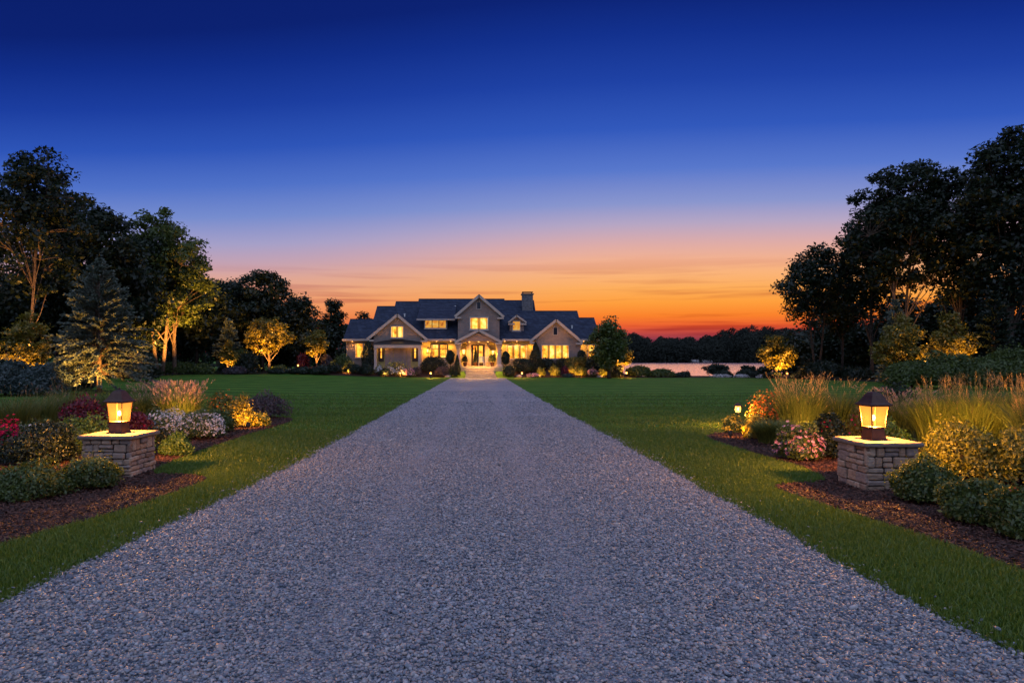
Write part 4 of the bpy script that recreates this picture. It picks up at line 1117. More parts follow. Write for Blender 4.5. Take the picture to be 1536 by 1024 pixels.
for i in range(6):
    a = x0+(x1-x0)*i/6; b = x0+(x1-x0)*(i+1)/6; mb.box(a+.02, b-.02, YL-.085, YL-.05, .95, zt2)
mb.box(x0-.08, x1+.08, YL-.07, YL-.05, .75, .94); mb.box((x0+x1)/2-.05, (x0+x1)/2+.05, YL-.105, YL-.086, .95, zt2)
mb.build('garage_door', M['siding'], house)
door(568, 576, 520.5, 542, YL-.05, 1, surround=False); door(618.5, 627, 520.5, 542, YL-.05, 1, surround=False)
# shed dormer with three lit windows
d0, d1 = PX(625, 67), PX(684, 67); Yd = 67.2; zd = PZ(478.3, Yd)
mb = MB(); slab(mb, (PX(625, Yd-.35), Yd-.35, zd), (PX(682, Yd-.35), Yd-.35, zd), (PX(682, Yd-.35), 72.0, zd+1.95), (PX(625, Yd-.35), 72.0, zd+1.95), .12); mb.build('dormer_roof', M['shingle'], house)
mb = MB(); mb.box(PX(625, Yd-.4), PX(682, Yd-.4), Yd-.43, Yd-.355, zd-.16, zd+.0); mb.build('fascia', M['trim'], house)
mb = MB(); mb.box(PX(636, Yd), PX(671, Yd), Yd, 70.5, 4.2, zd+.05); mb.build('dormer_wall', M['siding'], house)
window(638, 668.6, 480.8, 491.6, Yd, 3, bw=.08, curtain=False, pane='window_dim')
# small gabled dormer
Yd2 = 66.9; cross_gable((762.5, 482), (775, 471.6), (789.6, 482), Yd2, 70.6, 765.5, 784.5, 3.9, oh=.3, trim=.16)
window(769.4, 779.8, 482.2, 495, Yd2, 1, bw=.09, curtain=False, pane='window_dim')
# vents in the gables
def vent(px, py, w_, h_, Y, round_=False):
    x, z = PX(px, Y), PZ(py, Y)
    mb = MB()
    if round_:
        pts = [(x+w_/2*math.cos(a), Y-.06, z+w_/2*math.sin(a)) for a in np.linspace(0, 2*math.pi, 17)]
        mb.tube(pts, [.05]*17, 6)
    else:
        mb.box(x-w_/2-.07, x-w_/2, Y-.07, Y-.001, z-h_/2-.07, z+h_/2); mb.box(x+w_/2, x+w_/2+.07, Y-.07, Y-.001, z-h_/2-.07, z+h_/2); mb.box(x-w_/2, x+w_/2, Y-.068, Y-.001, z-h_/2-.07, z-h_/2)
        pts = [(x+(w_/2+.035)*math.cos(a), Y-.04, z+h_/2+(w_/2+.035)*math.sin(a)) for a in np.linspace(0, math.pi, 9)]
        mb.tube(pts, [.035]*9, 6)
    fr = mb.build('gable_vent', M['trim'], house)
    mb = MB()
    if round_: mb.rings([(w_/2, 0)], (0, 0, 0)) if False else mb.add([(x+w_/2*math.cos(a), Y-.02, z+w_/2*math.sin(a)) for a in np.linspace(0, 2*math.pi, 17)[:-1]], [tuple(range(16))])
    else:
        mb.box(x-w_/2, x+w_/2, Y-.02, Y-.003, z-h_/2, z+h_/2+w_*.3)
        for k in range(8): mb.box(x-w_/2, x+w_/2, Y-.05, Y-.021, z-h_/2+h_*k/8, z-h_/2+h_*k/8+.03)
    mb.build('louvre', M['darkglass'] if not round_ else M['siding'], fr)
vent(718.2, 459, .34, .52, YC); vent(833, 497.5, .36, .55, YR_); vent(595.8, 479.4, .34, .34, YL, True)
# chimney
Yk = 70.6; x0, x1 = PX(783.5, Yk), PX(799.5, Yk); zt = PZ(441.5, Yk); mb = MB(); mb.box(x0, x1, Yk, Yk+1.1, 6.2, zt); ch = mb.build('chimney', M['chimney'], house)
mb = MB(); mb.box(x0-.09, x1+.09, Yk-.09, Yk+1.19, zt+.002, zt+.10); mb.build('crown', M['cap'], ch)
mb = MB(); mb.box(x0+.05, x0+.12, Yk+.1, Yk+1.0, zt+.102, zt+.24); mb.box(x1-.12, x1-.05, Yk+.1, Yk+1.0, zt+.102, zt+.24); mb.box(x0-.01, x1+.01, Yk+.02, Yk+1.08, zt+.242, zt+.29); mb.build('flue_cover', M['blackmetal'], ch)
# roof vents and downpipes
def zroof(y): return ZE+PITCH*(y-YE)
for px, py in ((607, 474.5), (683, 462.5), (858, 492)):
    k = (538-py)/F; d = (EYE+k*YE-ZE)/(PITCH-k); y = YE+d; x = PX(px, y); z = zroof(y)
    mb = MB(); mb.tube([(x, y, z-.1), (x, y, z+.22)], [.07, .07], 8); mb.tube([(x, y, z+.23), (x, y, z+.27)], [.11, .09], 8); mb.build('roof_vent', M['white_paint'], house)
for px, Y in ((520.5, HY), (633.5, HY-.12), (751.5, HY-.12), (803.5, HY-.12)):
    x = PX(px, Y); mb = MB(); mb.tube([(x, Y-.42, ZE-.2), (x, Y-.10, ZE-.5), (x, Y-.06, ZE-.7), (x, Y-.06, .75), (x, Y-.2, .66)], [.045]*5, 8); mb.build('downpipe', M['trim'], house)
# wall lamps
def wall_lamp(px, py, Y, P, big=1.0):
    x, z = PX(px, Y), PZ(py, Y); y = Y-.16
    mb = MB(); mb.box(x-.04, x+.04, Y-.06, Y-.002, z-.1, z+.14); mb.rings([(.085*big, .14*big), (.088*big, .155*big), (.02, .22*big)], (x, y, z)); mb.rings([(.05*big, -.16*big), (.06*big, -.135*big)], (x, y, z)); mb.tube([(x, Y-.05, z+.16), (x, y, z+.22)], [.012, .012], 5)
    r_ = mb.build('wall_lamp', M['bronze'], house)
    mb = MB(); mb.rings([(.055*big, -.13*big), (.075*big, .135*big)], (x, y, z)); mb.build('lamp_glass', M['glow'], r_)
    point((x, y-.22, z+.02), P*2.1, .06, parent=house)
wall_lamp(641.4, 526, HY-.11, 45); wall_lamp(695.6, 527.5, YC-.05, 60, 1.5); wall_lamp(739.5, 529, YC-.05, 60, 1.5)
wall_lamp(571.5, 519, YL-.05, 14); wall_lamp(622.5, 519, YL-.05, 14)
for px, P in ((655, 40), (676, 50), (757, 45), (775, 40), (796, 50), (875, 30), (528, 18)):
    x = PX(px, HY-.5); mb = MB(); mb.rings([(.06, 0), (.06, .03)], (x, HY-.62 if px != 528 else HY-.35, ZE-.268), n=10, rot=0); mb.build('downlight', M['glow'], house)
    spot((x, HY-.62 if px != 528 else HY-.35, ZE-.30), (x, HY-.25, .8), P*2.6, 130, .05, parent=house)
for px in (704, 718, 732):
    x = PX(px, 64.2); mb = MB(); mb.rings([(.07, 0), (.07, .03)], (x, 64.2, 3.28), n=10, rot=0); mb.build('downlight', M['glow'], house)
    spot((x, 64.1, 3.24), (x, 63.6, 1.3), 340, 140, .05, parent=house)
spot((PX(700, 62.9), 62.72, 3.0), (.1, 61.9, .4), 1700, 95, .05, parent=house); spot((PX(740, 62.9), 62.72, 3.0), (.1, 61.9, .4), 1700, 95, .05, parent=house)
# porch chairs and pots
def chair(label, x, y, z, first=[None]):
    if first[0] is None:
        root = thing('patio_chair', label, 'chair', (x, y, z), 'white porch chairs')
        mb = MB(); mb.box(x-.26, x+.26, y-.25, y+.25, z+.40, z+.45); mb.build('seat', M['white_paint'], root)
        mb = MB()
        for k in range(5): mb.box(x-.25+k*.11, x-.25+k*.11+.06, y+.22, y+.25, z+.45, z+.85)
        mb.box(x-.26, x+.26, y+.215, y+.255, z+.851, z+.91); mb.build('backrest', M['white_paint'], root)
        for a in (-1, 1):
            for b in (-1, 1):
                mb = MB(); mb.box(x+a*.23-.025, x+a*.23+.025, y+b*.22-.025, y+b*.22+.025, z, z+.40); mb.build('leg', M['white_paint'], root)
        first[0] = root
    else:
        root = copy_tree(first[0]); root.location = (x, y, z); root['label'] = label
    return root
chair('white slatted chair before the front door, the left one', PX(722, 63.9), 63.9, 1.0); chair('white slatted chair before the front door, the right one', PX(731.5, 64.1), 64.1, 1.0)
def potted(label, px, Y, z, ph, lm, shape, sz):
    x = PX(px, Y); root = thing('potted_plant', label, 'potted plant', (x, Y, z), 'plants in pots on the porch')
    mb = MB(); mb.rings([(.13, 0), (.2, .30), (.23, .33), (.23, .37), (.19, .37)], (x, Y, z), n=14, rot=0); mb.build('pot', M['terracotta'], root, sm=True)
    mb = MB(); mb.tube([(x, Y, z+.3), (x, Y, z+.37+ph*.5)], [.025, .015], 6); mb.build('stem', M['bark'], root)
    if shape == 'cone':
        n = 1300; t = rng.random(n)**1.3; a = rng.uniform(0, 2*np.pi, n); r = sz*(1-t)**.8*np.sqrt(rng.uniform(.5, 1, n)); p = np.stack([x+r*np.cos(a), Y+r*np.sin(a), z+.38+t*ph], 1); dn = np.stack([np.cos(a), np.sin(a), .4+0*a], 1)
    else:
        p, dn = dome_points(900, sz*2, sz*2, ph, 9, .22); p = p+np.array([x, Y, z+.36])
    V_, F_ = leaves(p, dn, .05); mesh('foliage', V_, F_, M[lm], root, attr=rng.random(len(p)))
potted('tall dark conical plant in a pot left of the front door panes', 713.5, 63.7, 1.0, 1.35, 'leaf_dark', 'cone', .26)
potted('dark pot plant below the left porch lamp', 697.5, 63.8, 1.0, .65, 'leaf_dark', 'dome', .3)
potted('round leafy pot plant below the right porch lamp', 738.5, 63.6, 1.0, .85, 'leaf_mid', 'dome', .42)

# ------------------------------------------------------------------ planting before the house
def topiary(name, label, px, Y, w_, h_, lm, shape='egg', bare=.15, cat='shrub', group=None, ls=.055, n=2600):
    x = PX(px, Y); z = hz(x, Y); W_ = w_*Y/F; H_ = h_*Y/F; root = thing(name, label, cat, (x, Y, z), group)
    mb = MB(); mb.tube([(x, Y, z-.05), (x, Y, z+H_*.7)], [.05, .02], 6); mb.build('stem', M['bark'], root)
    t = rng.random(n); a = rng.uniform(0, 2*np.pi, n)
    if shape == 'cone': prof = (1-t)**.75*np.minimum(1, t*6+.55)
    elif shape == 'column': prof = np.minimum(1, (1-t)*2.2)**.6*np.minimum(1, t*5+.7)
    else: prof = np.sqrt(np.clip(1-(2*t-1)**2, 0, 1))
    lump = 1+.10*np.sin(a*3+t*11)+.07*np.sin(a*7-t*17)
    r = W_/2*prof*lump*np.sqrt(rng.uniform(.35, 1.05, n)); p = np.stack([x+r*np.cos(a), Y+r*np.sin(a), z+H_*(bare+(1-bare)*t)], 1)
    V_, F_ = leaves(p, np.stack([np.cos(a), np.sin(a), .3+0*a], 1), ls); mesh('foliage', V_, F_, M[lm], root, attr=np.clip(rng.random(n)*.7+.3*(.5+.5*np.sin(a*3+t*11)), 0, 1))
    return root
topiary('column_shrub', 'tall dark green columnar shrub at the corner of the left gable', 552.5, 64.0, 21, 41, 'leaf_dark', 'column', .02, n=4200)
topiary('topiary', 'clipped egg-shaped topiary left of the porch', 675.5, 63.6, 13, 29, 'leaf_dark', 'egg', .3, group='egg topiaries beside the porch')
topiary('topiary', 'clipped egg-shaped topiary right of the porch', 758.5, 63.6, 12.5, 27, 'leaf_dark', 'egg', .3, group='egg topiaries beside the porch')
topiary('cone_shrub', 'narrow cone shrub against the left porch post', 686, 62.8, 11, 25, 'leaf_dark', 'cone', .03)
topiary('cone_shrub', 'big dark cone-shaped evergreen between the two right windows', 803.5, 63.2, 28, 43, 'leaf_dark', 'cone', .02, n=5200)
topiary('column_shrub', 'dark round-topped shrub in front of the brown side door', 872, 63.4, 16, 30, 'leaf_dark', 'egg', .0)
HB = [  # label, px, Y, w, h, material, flower
 ('grey green mound shrub at the far left corner of the house', 514, 63.6, 26, 22, 'leaf_mid', None),
 ('dark low shrub under the left end of the house', 503, 62.0, 30, 15, 'leaf_dark', None),
 ('dark low shrub left of the columnar shrub', 532, 62.0, 28, 16, 'leaf_dark', None),
 ('dark shrub at the foot of the columnar shrub', 551, 61.6, 22, 18, 'leaf_dark', None),
 ('dark low mound left of the white flowers', 577, 61.4, 20, 12, 'leaf_dark', None),
 ('dark dome shrub right of the pink white flowers', 624, 61.6, 18, 13, 'leaf_mauve', None),
 ('broad dark spreading shrub under the dark framed window', 650, 62.6, 42, 26, 'leaf_dark', None),
 ('mauve dark low shrub right of the left corner path light', 662, 61.3, 24, 15, 'leaf_mauve', None),
 ('round dark bush at the left foot of the stone steps', 683, 61.2, 18, 17, 'leaf_dark', None),
 ('round dark bush at the right foot of the stone steps', 763, 61.2, 22, 17, 'leaf_dark', None),
 ('broad dark spreading shrub right of the steps', 786, 62.4, 36, 24, 'leaf_dark', None),
 ('dark green hedge shrub under the four-pane window', 820, 63.8, 30, 17, 'leaf_dark', None),
 ('dark green shrub below the right end of the four-pane window', 846, 63.8, 28, 18, 'leaf_dark', None),
 ('leafy yellow green bush beside the right gable wall', 861, 62.8, 30, 25, 'leaf_light', None),
 ('dark tall bush under the right side window', 893, 62.8, 34, 28, 'leaf_dark', None),
 ('dark bush below the big dark tree', 918, 62.0, 36, 24, 'leaf_dark', None),
 ('dark red low shrub between two glowing yellow mounds', 847, 61.6, 14, 14, 'leaf_burg', None),
 ('golden mound shrub glowing beneath the four-pane window', 833, 61.3, 18, 17, 'leaf_gold', None),
 ('small golden shrub glowing right of the cone evergreen', 812, 61.3, 14, 14, 'leaf_gold', None),
 ('golden mound shrub glowing below the brown side door', 871, 61.3, 20, 17, 'leaf_gold', None),
 ('yellow green mound glowing at the right end of the house bed', 907, 61.3, 22, 14, 'leaf_gold', None),
 ('low golden shrub behind the dark red shrub', 857, 62.2, 16, 14, 'leaf_gold', None),
 ('dark low shrub left of the right path light', 925, 61.2, 20, 11, 'leaf_dark', None),
 ('pale lilac cushion plant between golden mounds', 852, 60.95, 16, 6, 'leaf_blue', None)]
for lb, px, Y, w_, h_, mt, fl in HB:
    shrub('shrub', lb, px, Y, w_, h_, M[mt], .055, int(500+w_*h_*4.5), 12, .2, group='shrubs in the bed before the house')
for lb, px, Y, w_, h_, fm, lm in [
 ('white flower mound glowing at the left of the white flower row', 568, 61.9, 16, 15, 'f_white', 'leaf_light'),
 ('white flower mound second from the left in the house bed', 586, 61.7, 17, 14, 'f_white', 'leaf_light'),
 ('pinkish white flower mound under the panelled garage door', 602, 61.3, 20, 14, 'f_white', 'leaf_light'),
 ('pale pink flower mound at the right of the white flower row', 615, 61.1, 18, 12, 'f_pink', 'leaf_mid'),
 ('yellow daylily clump below the garage canopy', 594, 62.8, 36, 17, 'f_yel', 'leaf_light'),
 ('yellow daylily clump below the far left window', 524, 62.8, 20, 15, 'f_yel', 'leaf_light'),
 ('yellow flower clump left of the house corner', 500, 62.8, 12, 13, 'f_yel', 'leaf_light'),
 ('pale flowers between the topiary and the spreading shrub', 668, 62.8, 14, 16, 'f_white', 'leaf_light'),
 ('pale pink flower cushion left of the golden shrub', 800, 60.95, 22, 6, 'f_pink', 'leaf_mid'),
 ('pink and white flower mound right of the golden mounds', 888, 61.2, 18, 13, 'f_pink', 'leaf_mid')]:
    shrub('flower_clump', lb, px, Y, w_, h_, M[lm], .05, 600, 10, .22, M[fm], 190, .055, 'flowers', 'flower clumps in the house bed')
for lb, px, Y, s in [('small pale boulder left of the steps', 672, 61.0, .22), ('pale boulder in front of the right spreading shrub', 779, 60.9, .28), ('low pale boulder right of the right corner path light', 795, 60.9, .25), ('pale flat boulder near the tiny path light at left', 437, 62.3, .35), ('grey boulder in the bed below the right side window', 899, 60.9, .2)]:
    x = PX(px, Y); v, f = ico(); v = v*(1+rng.normal(0, .12, (12, 1)))*np.array([s*1.4, s, s*.7])
    tag(mesh('boulder', v+np.array([x, Y, hz(x, Y)+s*.3]), f, M['boulder'], origin=(x, Y, hz(x, Y)), attr=rng.random(20)), lb, 'boulder', 'boulders in the garden beds')
for lb, px, Y, tx, P in [('spotlight in front of the white flower row', 578, 60.7, (575, 62.6, 1.0), 80), ('spotlight before the pinkish white flowers', 604, 60.4, (604, 62.6, 1.0), 80),
      ('spotlight below the far left window', 522, 61.4, (522, 63.4, 1.2), 130), ('spotlight before the golden mound under the four-pane window', 829, 60.3, (833, 62, .9), 75),
      ('spotlight before the golden mound near the side door', 868, 60.3, (871, 62, .9), 75), ('spotlight before the yellow green mound', 905, 60.4, (907, 62, .9), 60), ('spotlight before the small golden shrub', 811, 60.3, (812, 62, .9), 60),
      ('spotlight at the columnar shrub', 557, 61.6, (553, 64, 2), 90), ('spotlight below the yellow green bush by the gable', 858, 61.2, (861, 63.2, 1.5), 60)]:
    uplight(lb, PX(px, Y), Y, (PX(tx[0], tx[1]), tx[1], tx[2]), P, 110)

# ------------------------------------------------------------------ trees
def T(label, px, topy, Y, wpx, **k):
    x = PX(px, Y); H = PZ(topy, Y)-hz(x, Y); return build_tree(k.pop('name', 'tree'), label, x, Y, H, wpx*Y/F, **k)
def CF(label, px, topy, Y, wpx, leafm='needle_dark', **k):
    x = PX(px, Y); H = PZ(topy, Y)-hz(x, Y); return conifer(k.pop('name', 'conifer'), label, x, Y, H, wpx*Y/F, M[leafm], **k)
G1 = 'tall dark trees behind the left lawn'; G2 = 'tall dark trees behind the right lawn'
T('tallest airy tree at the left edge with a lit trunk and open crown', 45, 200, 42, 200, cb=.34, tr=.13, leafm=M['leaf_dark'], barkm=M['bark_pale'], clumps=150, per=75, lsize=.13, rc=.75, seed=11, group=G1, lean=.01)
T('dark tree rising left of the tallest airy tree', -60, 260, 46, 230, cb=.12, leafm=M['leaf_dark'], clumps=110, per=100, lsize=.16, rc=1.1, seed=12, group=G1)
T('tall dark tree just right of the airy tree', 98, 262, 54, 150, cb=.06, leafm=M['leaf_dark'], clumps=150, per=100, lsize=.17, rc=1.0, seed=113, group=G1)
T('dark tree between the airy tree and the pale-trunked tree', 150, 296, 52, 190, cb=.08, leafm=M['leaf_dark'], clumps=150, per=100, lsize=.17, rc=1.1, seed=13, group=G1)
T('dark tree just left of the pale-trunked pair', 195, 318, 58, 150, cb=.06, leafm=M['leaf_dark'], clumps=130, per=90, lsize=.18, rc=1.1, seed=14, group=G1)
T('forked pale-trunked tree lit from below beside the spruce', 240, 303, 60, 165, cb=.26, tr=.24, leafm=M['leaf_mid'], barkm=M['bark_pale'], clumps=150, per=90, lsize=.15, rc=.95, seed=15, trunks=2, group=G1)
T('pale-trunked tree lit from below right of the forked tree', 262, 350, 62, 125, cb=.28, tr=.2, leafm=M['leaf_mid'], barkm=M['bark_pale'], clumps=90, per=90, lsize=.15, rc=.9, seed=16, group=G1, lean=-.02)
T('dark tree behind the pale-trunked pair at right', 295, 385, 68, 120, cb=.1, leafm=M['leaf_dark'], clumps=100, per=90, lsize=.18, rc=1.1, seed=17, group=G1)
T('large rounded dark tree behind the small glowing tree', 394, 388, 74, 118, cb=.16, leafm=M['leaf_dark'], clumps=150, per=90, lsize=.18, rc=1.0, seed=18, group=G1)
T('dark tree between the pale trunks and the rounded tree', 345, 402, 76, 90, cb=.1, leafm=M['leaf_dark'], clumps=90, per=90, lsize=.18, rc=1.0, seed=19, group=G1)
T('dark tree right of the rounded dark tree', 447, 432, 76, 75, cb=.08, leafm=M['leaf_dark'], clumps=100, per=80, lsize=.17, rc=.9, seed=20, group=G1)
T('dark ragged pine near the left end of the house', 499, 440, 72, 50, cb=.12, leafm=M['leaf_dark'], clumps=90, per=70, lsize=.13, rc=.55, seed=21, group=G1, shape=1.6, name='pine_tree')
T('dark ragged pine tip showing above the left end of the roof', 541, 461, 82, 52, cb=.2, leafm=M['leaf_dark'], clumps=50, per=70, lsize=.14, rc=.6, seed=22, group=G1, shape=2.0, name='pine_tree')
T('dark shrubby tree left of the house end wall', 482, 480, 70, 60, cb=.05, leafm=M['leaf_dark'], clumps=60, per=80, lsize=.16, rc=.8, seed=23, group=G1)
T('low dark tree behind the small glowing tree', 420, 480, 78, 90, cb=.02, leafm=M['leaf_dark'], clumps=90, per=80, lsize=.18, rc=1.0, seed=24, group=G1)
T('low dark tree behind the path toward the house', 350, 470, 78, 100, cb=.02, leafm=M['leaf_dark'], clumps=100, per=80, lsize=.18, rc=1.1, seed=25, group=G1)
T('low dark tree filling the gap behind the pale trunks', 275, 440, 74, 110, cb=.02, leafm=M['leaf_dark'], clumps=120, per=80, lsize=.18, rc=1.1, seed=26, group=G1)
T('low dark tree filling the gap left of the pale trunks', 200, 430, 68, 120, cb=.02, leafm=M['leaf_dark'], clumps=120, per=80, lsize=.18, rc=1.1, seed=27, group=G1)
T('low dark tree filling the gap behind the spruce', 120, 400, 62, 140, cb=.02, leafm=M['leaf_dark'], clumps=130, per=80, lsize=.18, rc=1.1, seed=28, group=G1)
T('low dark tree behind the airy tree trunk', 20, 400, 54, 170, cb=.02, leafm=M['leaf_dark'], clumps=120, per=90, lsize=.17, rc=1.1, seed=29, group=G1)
conifer('spruce', 'grey green spruce glowing at its base behind the left lantern', PX(149, 33), 33, PZ(391, 33)-hz(PX(149, 33), 33), 165*33/F, M['needle'], seed=31, levels=34, sprays=40, nl=.10, bare=.13, barkm=M['bark_pale'], dens=1.35, droop=.30, nw=.20)
conifer('spruce', 'small blue grey spruce behind the smallest glowing tree', PX(343, 66), 66, 5.2, 52*66/F, M['needle'], seed=32, levels=18, sprays=18, nl=.18, nw=.16)
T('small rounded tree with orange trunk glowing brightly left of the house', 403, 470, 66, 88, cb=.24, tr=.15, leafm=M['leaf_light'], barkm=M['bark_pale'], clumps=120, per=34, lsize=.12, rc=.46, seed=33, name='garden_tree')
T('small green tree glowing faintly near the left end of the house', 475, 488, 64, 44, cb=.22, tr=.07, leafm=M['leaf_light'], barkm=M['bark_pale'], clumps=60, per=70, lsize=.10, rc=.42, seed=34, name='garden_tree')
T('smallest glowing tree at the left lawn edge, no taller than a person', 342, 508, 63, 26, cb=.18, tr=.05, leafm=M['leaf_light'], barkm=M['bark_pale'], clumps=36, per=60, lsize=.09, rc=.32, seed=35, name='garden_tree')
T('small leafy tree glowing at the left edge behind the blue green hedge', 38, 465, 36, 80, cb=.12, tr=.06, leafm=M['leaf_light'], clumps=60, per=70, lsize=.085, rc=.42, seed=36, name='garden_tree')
# right of the house
T('dark rounded tree standing at the right end of the house', 914, 473, 59, 64, cb=.14, tr=.16, leafm=M['leaf_mid'], clumps=110, per=90, lsize=.11, rc=.62, seed=41)
T('small glowing tree beside the dark tree at the right end of the house', 935, 516, 61.5, 34, cb=.25, tr=.05, leafm=M['leaf_light'], barkm=M['bark_pale'], clumps=34, per=60, lsize=.09, rc=.34, seed=42, name='garden_tree')
T('small tree glowing gold to the right of the lake', 1163, 500, 60, 58, cb=.12, tr=.08, leafm=M['leaf_light'], barkm=M['bark_pale'], clumps=80, per=80, lsize=.10, rc=.5, seed=43, name='garden_tree')
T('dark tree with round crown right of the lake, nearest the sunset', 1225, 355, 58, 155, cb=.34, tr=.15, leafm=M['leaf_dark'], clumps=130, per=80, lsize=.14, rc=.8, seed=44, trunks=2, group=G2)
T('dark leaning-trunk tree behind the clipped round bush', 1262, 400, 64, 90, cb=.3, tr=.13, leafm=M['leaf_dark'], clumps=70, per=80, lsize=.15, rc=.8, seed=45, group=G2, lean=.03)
T('tall broad dark tree with two bare trunks in the right group', 1352, 238, 52, 200, cb=.38, tr=.20, leafm=M['leaf_dark'], barkm=M['bark_pale'], clumps=230, per=100, lsize=.145, rc=.85, seed=46, trunks=2, group=G2)  # pale bark stands in for faint lamplight on these trunks
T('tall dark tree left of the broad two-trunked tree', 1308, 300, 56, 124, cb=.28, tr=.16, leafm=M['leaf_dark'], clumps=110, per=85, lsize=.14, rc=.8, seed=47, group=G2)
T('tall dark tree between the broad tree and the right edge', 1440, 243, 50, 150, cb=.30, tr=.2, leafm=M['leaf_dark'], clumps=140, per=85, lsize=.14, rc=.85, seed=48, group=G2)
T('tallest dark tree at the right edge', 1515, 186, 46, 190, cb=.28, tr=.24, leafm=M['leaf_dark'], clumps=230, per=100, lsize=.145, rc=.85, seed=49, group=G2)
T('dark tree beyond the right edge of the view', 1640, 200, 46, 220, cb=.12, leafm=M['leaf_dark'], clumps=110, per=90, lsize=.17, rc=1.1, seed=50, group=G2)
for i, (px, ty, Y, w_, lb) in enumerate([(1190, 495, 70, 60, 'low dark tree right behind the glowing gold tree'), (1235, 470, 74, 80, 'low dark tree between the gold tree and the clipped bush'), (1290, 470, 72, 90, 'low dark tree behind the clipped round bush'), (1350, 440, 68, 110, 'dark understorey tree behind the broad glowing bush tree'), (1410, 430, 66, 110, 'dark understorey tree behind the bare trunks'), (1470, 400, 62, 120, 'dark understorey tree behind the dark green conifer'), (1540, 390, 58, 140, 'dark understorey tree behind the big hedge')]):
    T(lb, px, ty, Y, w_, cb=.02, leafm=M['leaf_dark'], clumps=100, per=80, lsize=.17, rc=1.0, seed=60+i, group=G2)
T('broad bushy tree glowing gold under the tall right trees', 1350, 470, 43, 86, cb=.05, tr=.08, leafm=M['leaf_light'], clumps=90, per=90, lsize=.085, rc=.5, seed=71, name='garden_tree')
T('slim tree glowing amber beside the bare trunks on the right', 1425, 462, 45, 74, cb=.12, tr=.07, leafm=M['leaf_light'], barkm=M['bark_pale'], clumps=70, per=80, lsize=.09, rc=.5, seed=72, name='garden_tree', shape=1.6)
CF('dark green conifer above the big right hedge', 1492, 440, 44, 90, 'needle_dark', seed=73, levels=22, sprays=24, nl=.15, nw=.18)
CF('blue grey conifer behind the broad glowing bush tree', 1343, 452, 47, 60, 'needle', seed=74, levels=20, sprays=20, nl=.15, nw=.18)
# juniper silhouettes at the water side
T('small dark juniper against the lake, the wider one', 1076, 543, 70, 46, cb=.02, leafm=M['leaf_dark'], clumps=40, per=60, lsize=.10, rc=.42, seed=81, tr=.05, name='juniper', cat='shrub', group='dark junipers against the lake')
T('small dark juniper against the lake, the narrower one', 1122, 546, 70, 30, cb=.02, leafm=M['leaf_dark'], clumps=30, per=60, lsize=.10, rc=.36, seed=82, tr=.05, name='juniper', cat='shrub', group='dark junipers against the lake')
T('dark juniper at the right end of the visible water', 1148, 548, 68, 30, cb=.02, leafm=M['leaf_dark'], clumps=30, per=60, lsize=.10, rc=.36, seed=83, tr=.05, name='juniper', cat='shrub', group='dark junipers against the lake')

# lights at the trees
def up(label, px, Y, dy, P, h=3.0, ang=100, dx=0):
    x = PX(px, Y)+dx; uplight(label, x, Y-dy, (PX(px, Y), Y, hz(PX(px, Y), Y)+h), P, ang)
up('spotlight at the foot of the spruce', 149, 33, .75, 300, 2.5, 125, .25)
up('spotlight in front of the spruce', 158, 33, 3.4, 1300, 2.8, 80, .2)
up('spotlight below the tallest airy tree', 45, 42, 4.0, 1900, 7.0, 70, 1.6)
up('spotlight left of the forked pale-trunked tree', 236, 60, 4.2, 2500, 7.5, 85)
up('spotlight right of the forked pale-trunked tree', 270, 62, 4.2, 2500, 7.0, 85, .8)
up('spotlight at the right side of the pale trunks', 292, 61, 4.4, 2600, 6.0, 80)
up('spotlight at the small rounded glowing tree', 403, 66, 2.8, 1900, 3.6, 90, .4)
up('spotlight at the small green tree near the house', 475, 64, .9, 420, 2.4, 110)
up('spotlight at the smallest glowing tree', 342, 63, .6, 260, 1.4, 120)
up('spotlight at the glowing tree on the left edge', 38, 36, 1.0, 450, 2.2, 110, .3)
up('spotlight beside the dark tree at the right end of the house', 935, 61.5, .8, 420, 2.2, 110)
up('spotlight at the gold tree right of the lake', 1163, 60, 2.0, 900, 2.4, 110)
up('spotlight at the broad glowing bush tree', 1355, 43, 2.6, 1300, 2.0, 100)
up('spotlight at the slim amber tree', 1425, 45, 2.4, 800, 2.5, 100, -.6)
up('spotlight below the bare trunks on the right', 1390, 50, 2.6, 700, 6.0, 60)

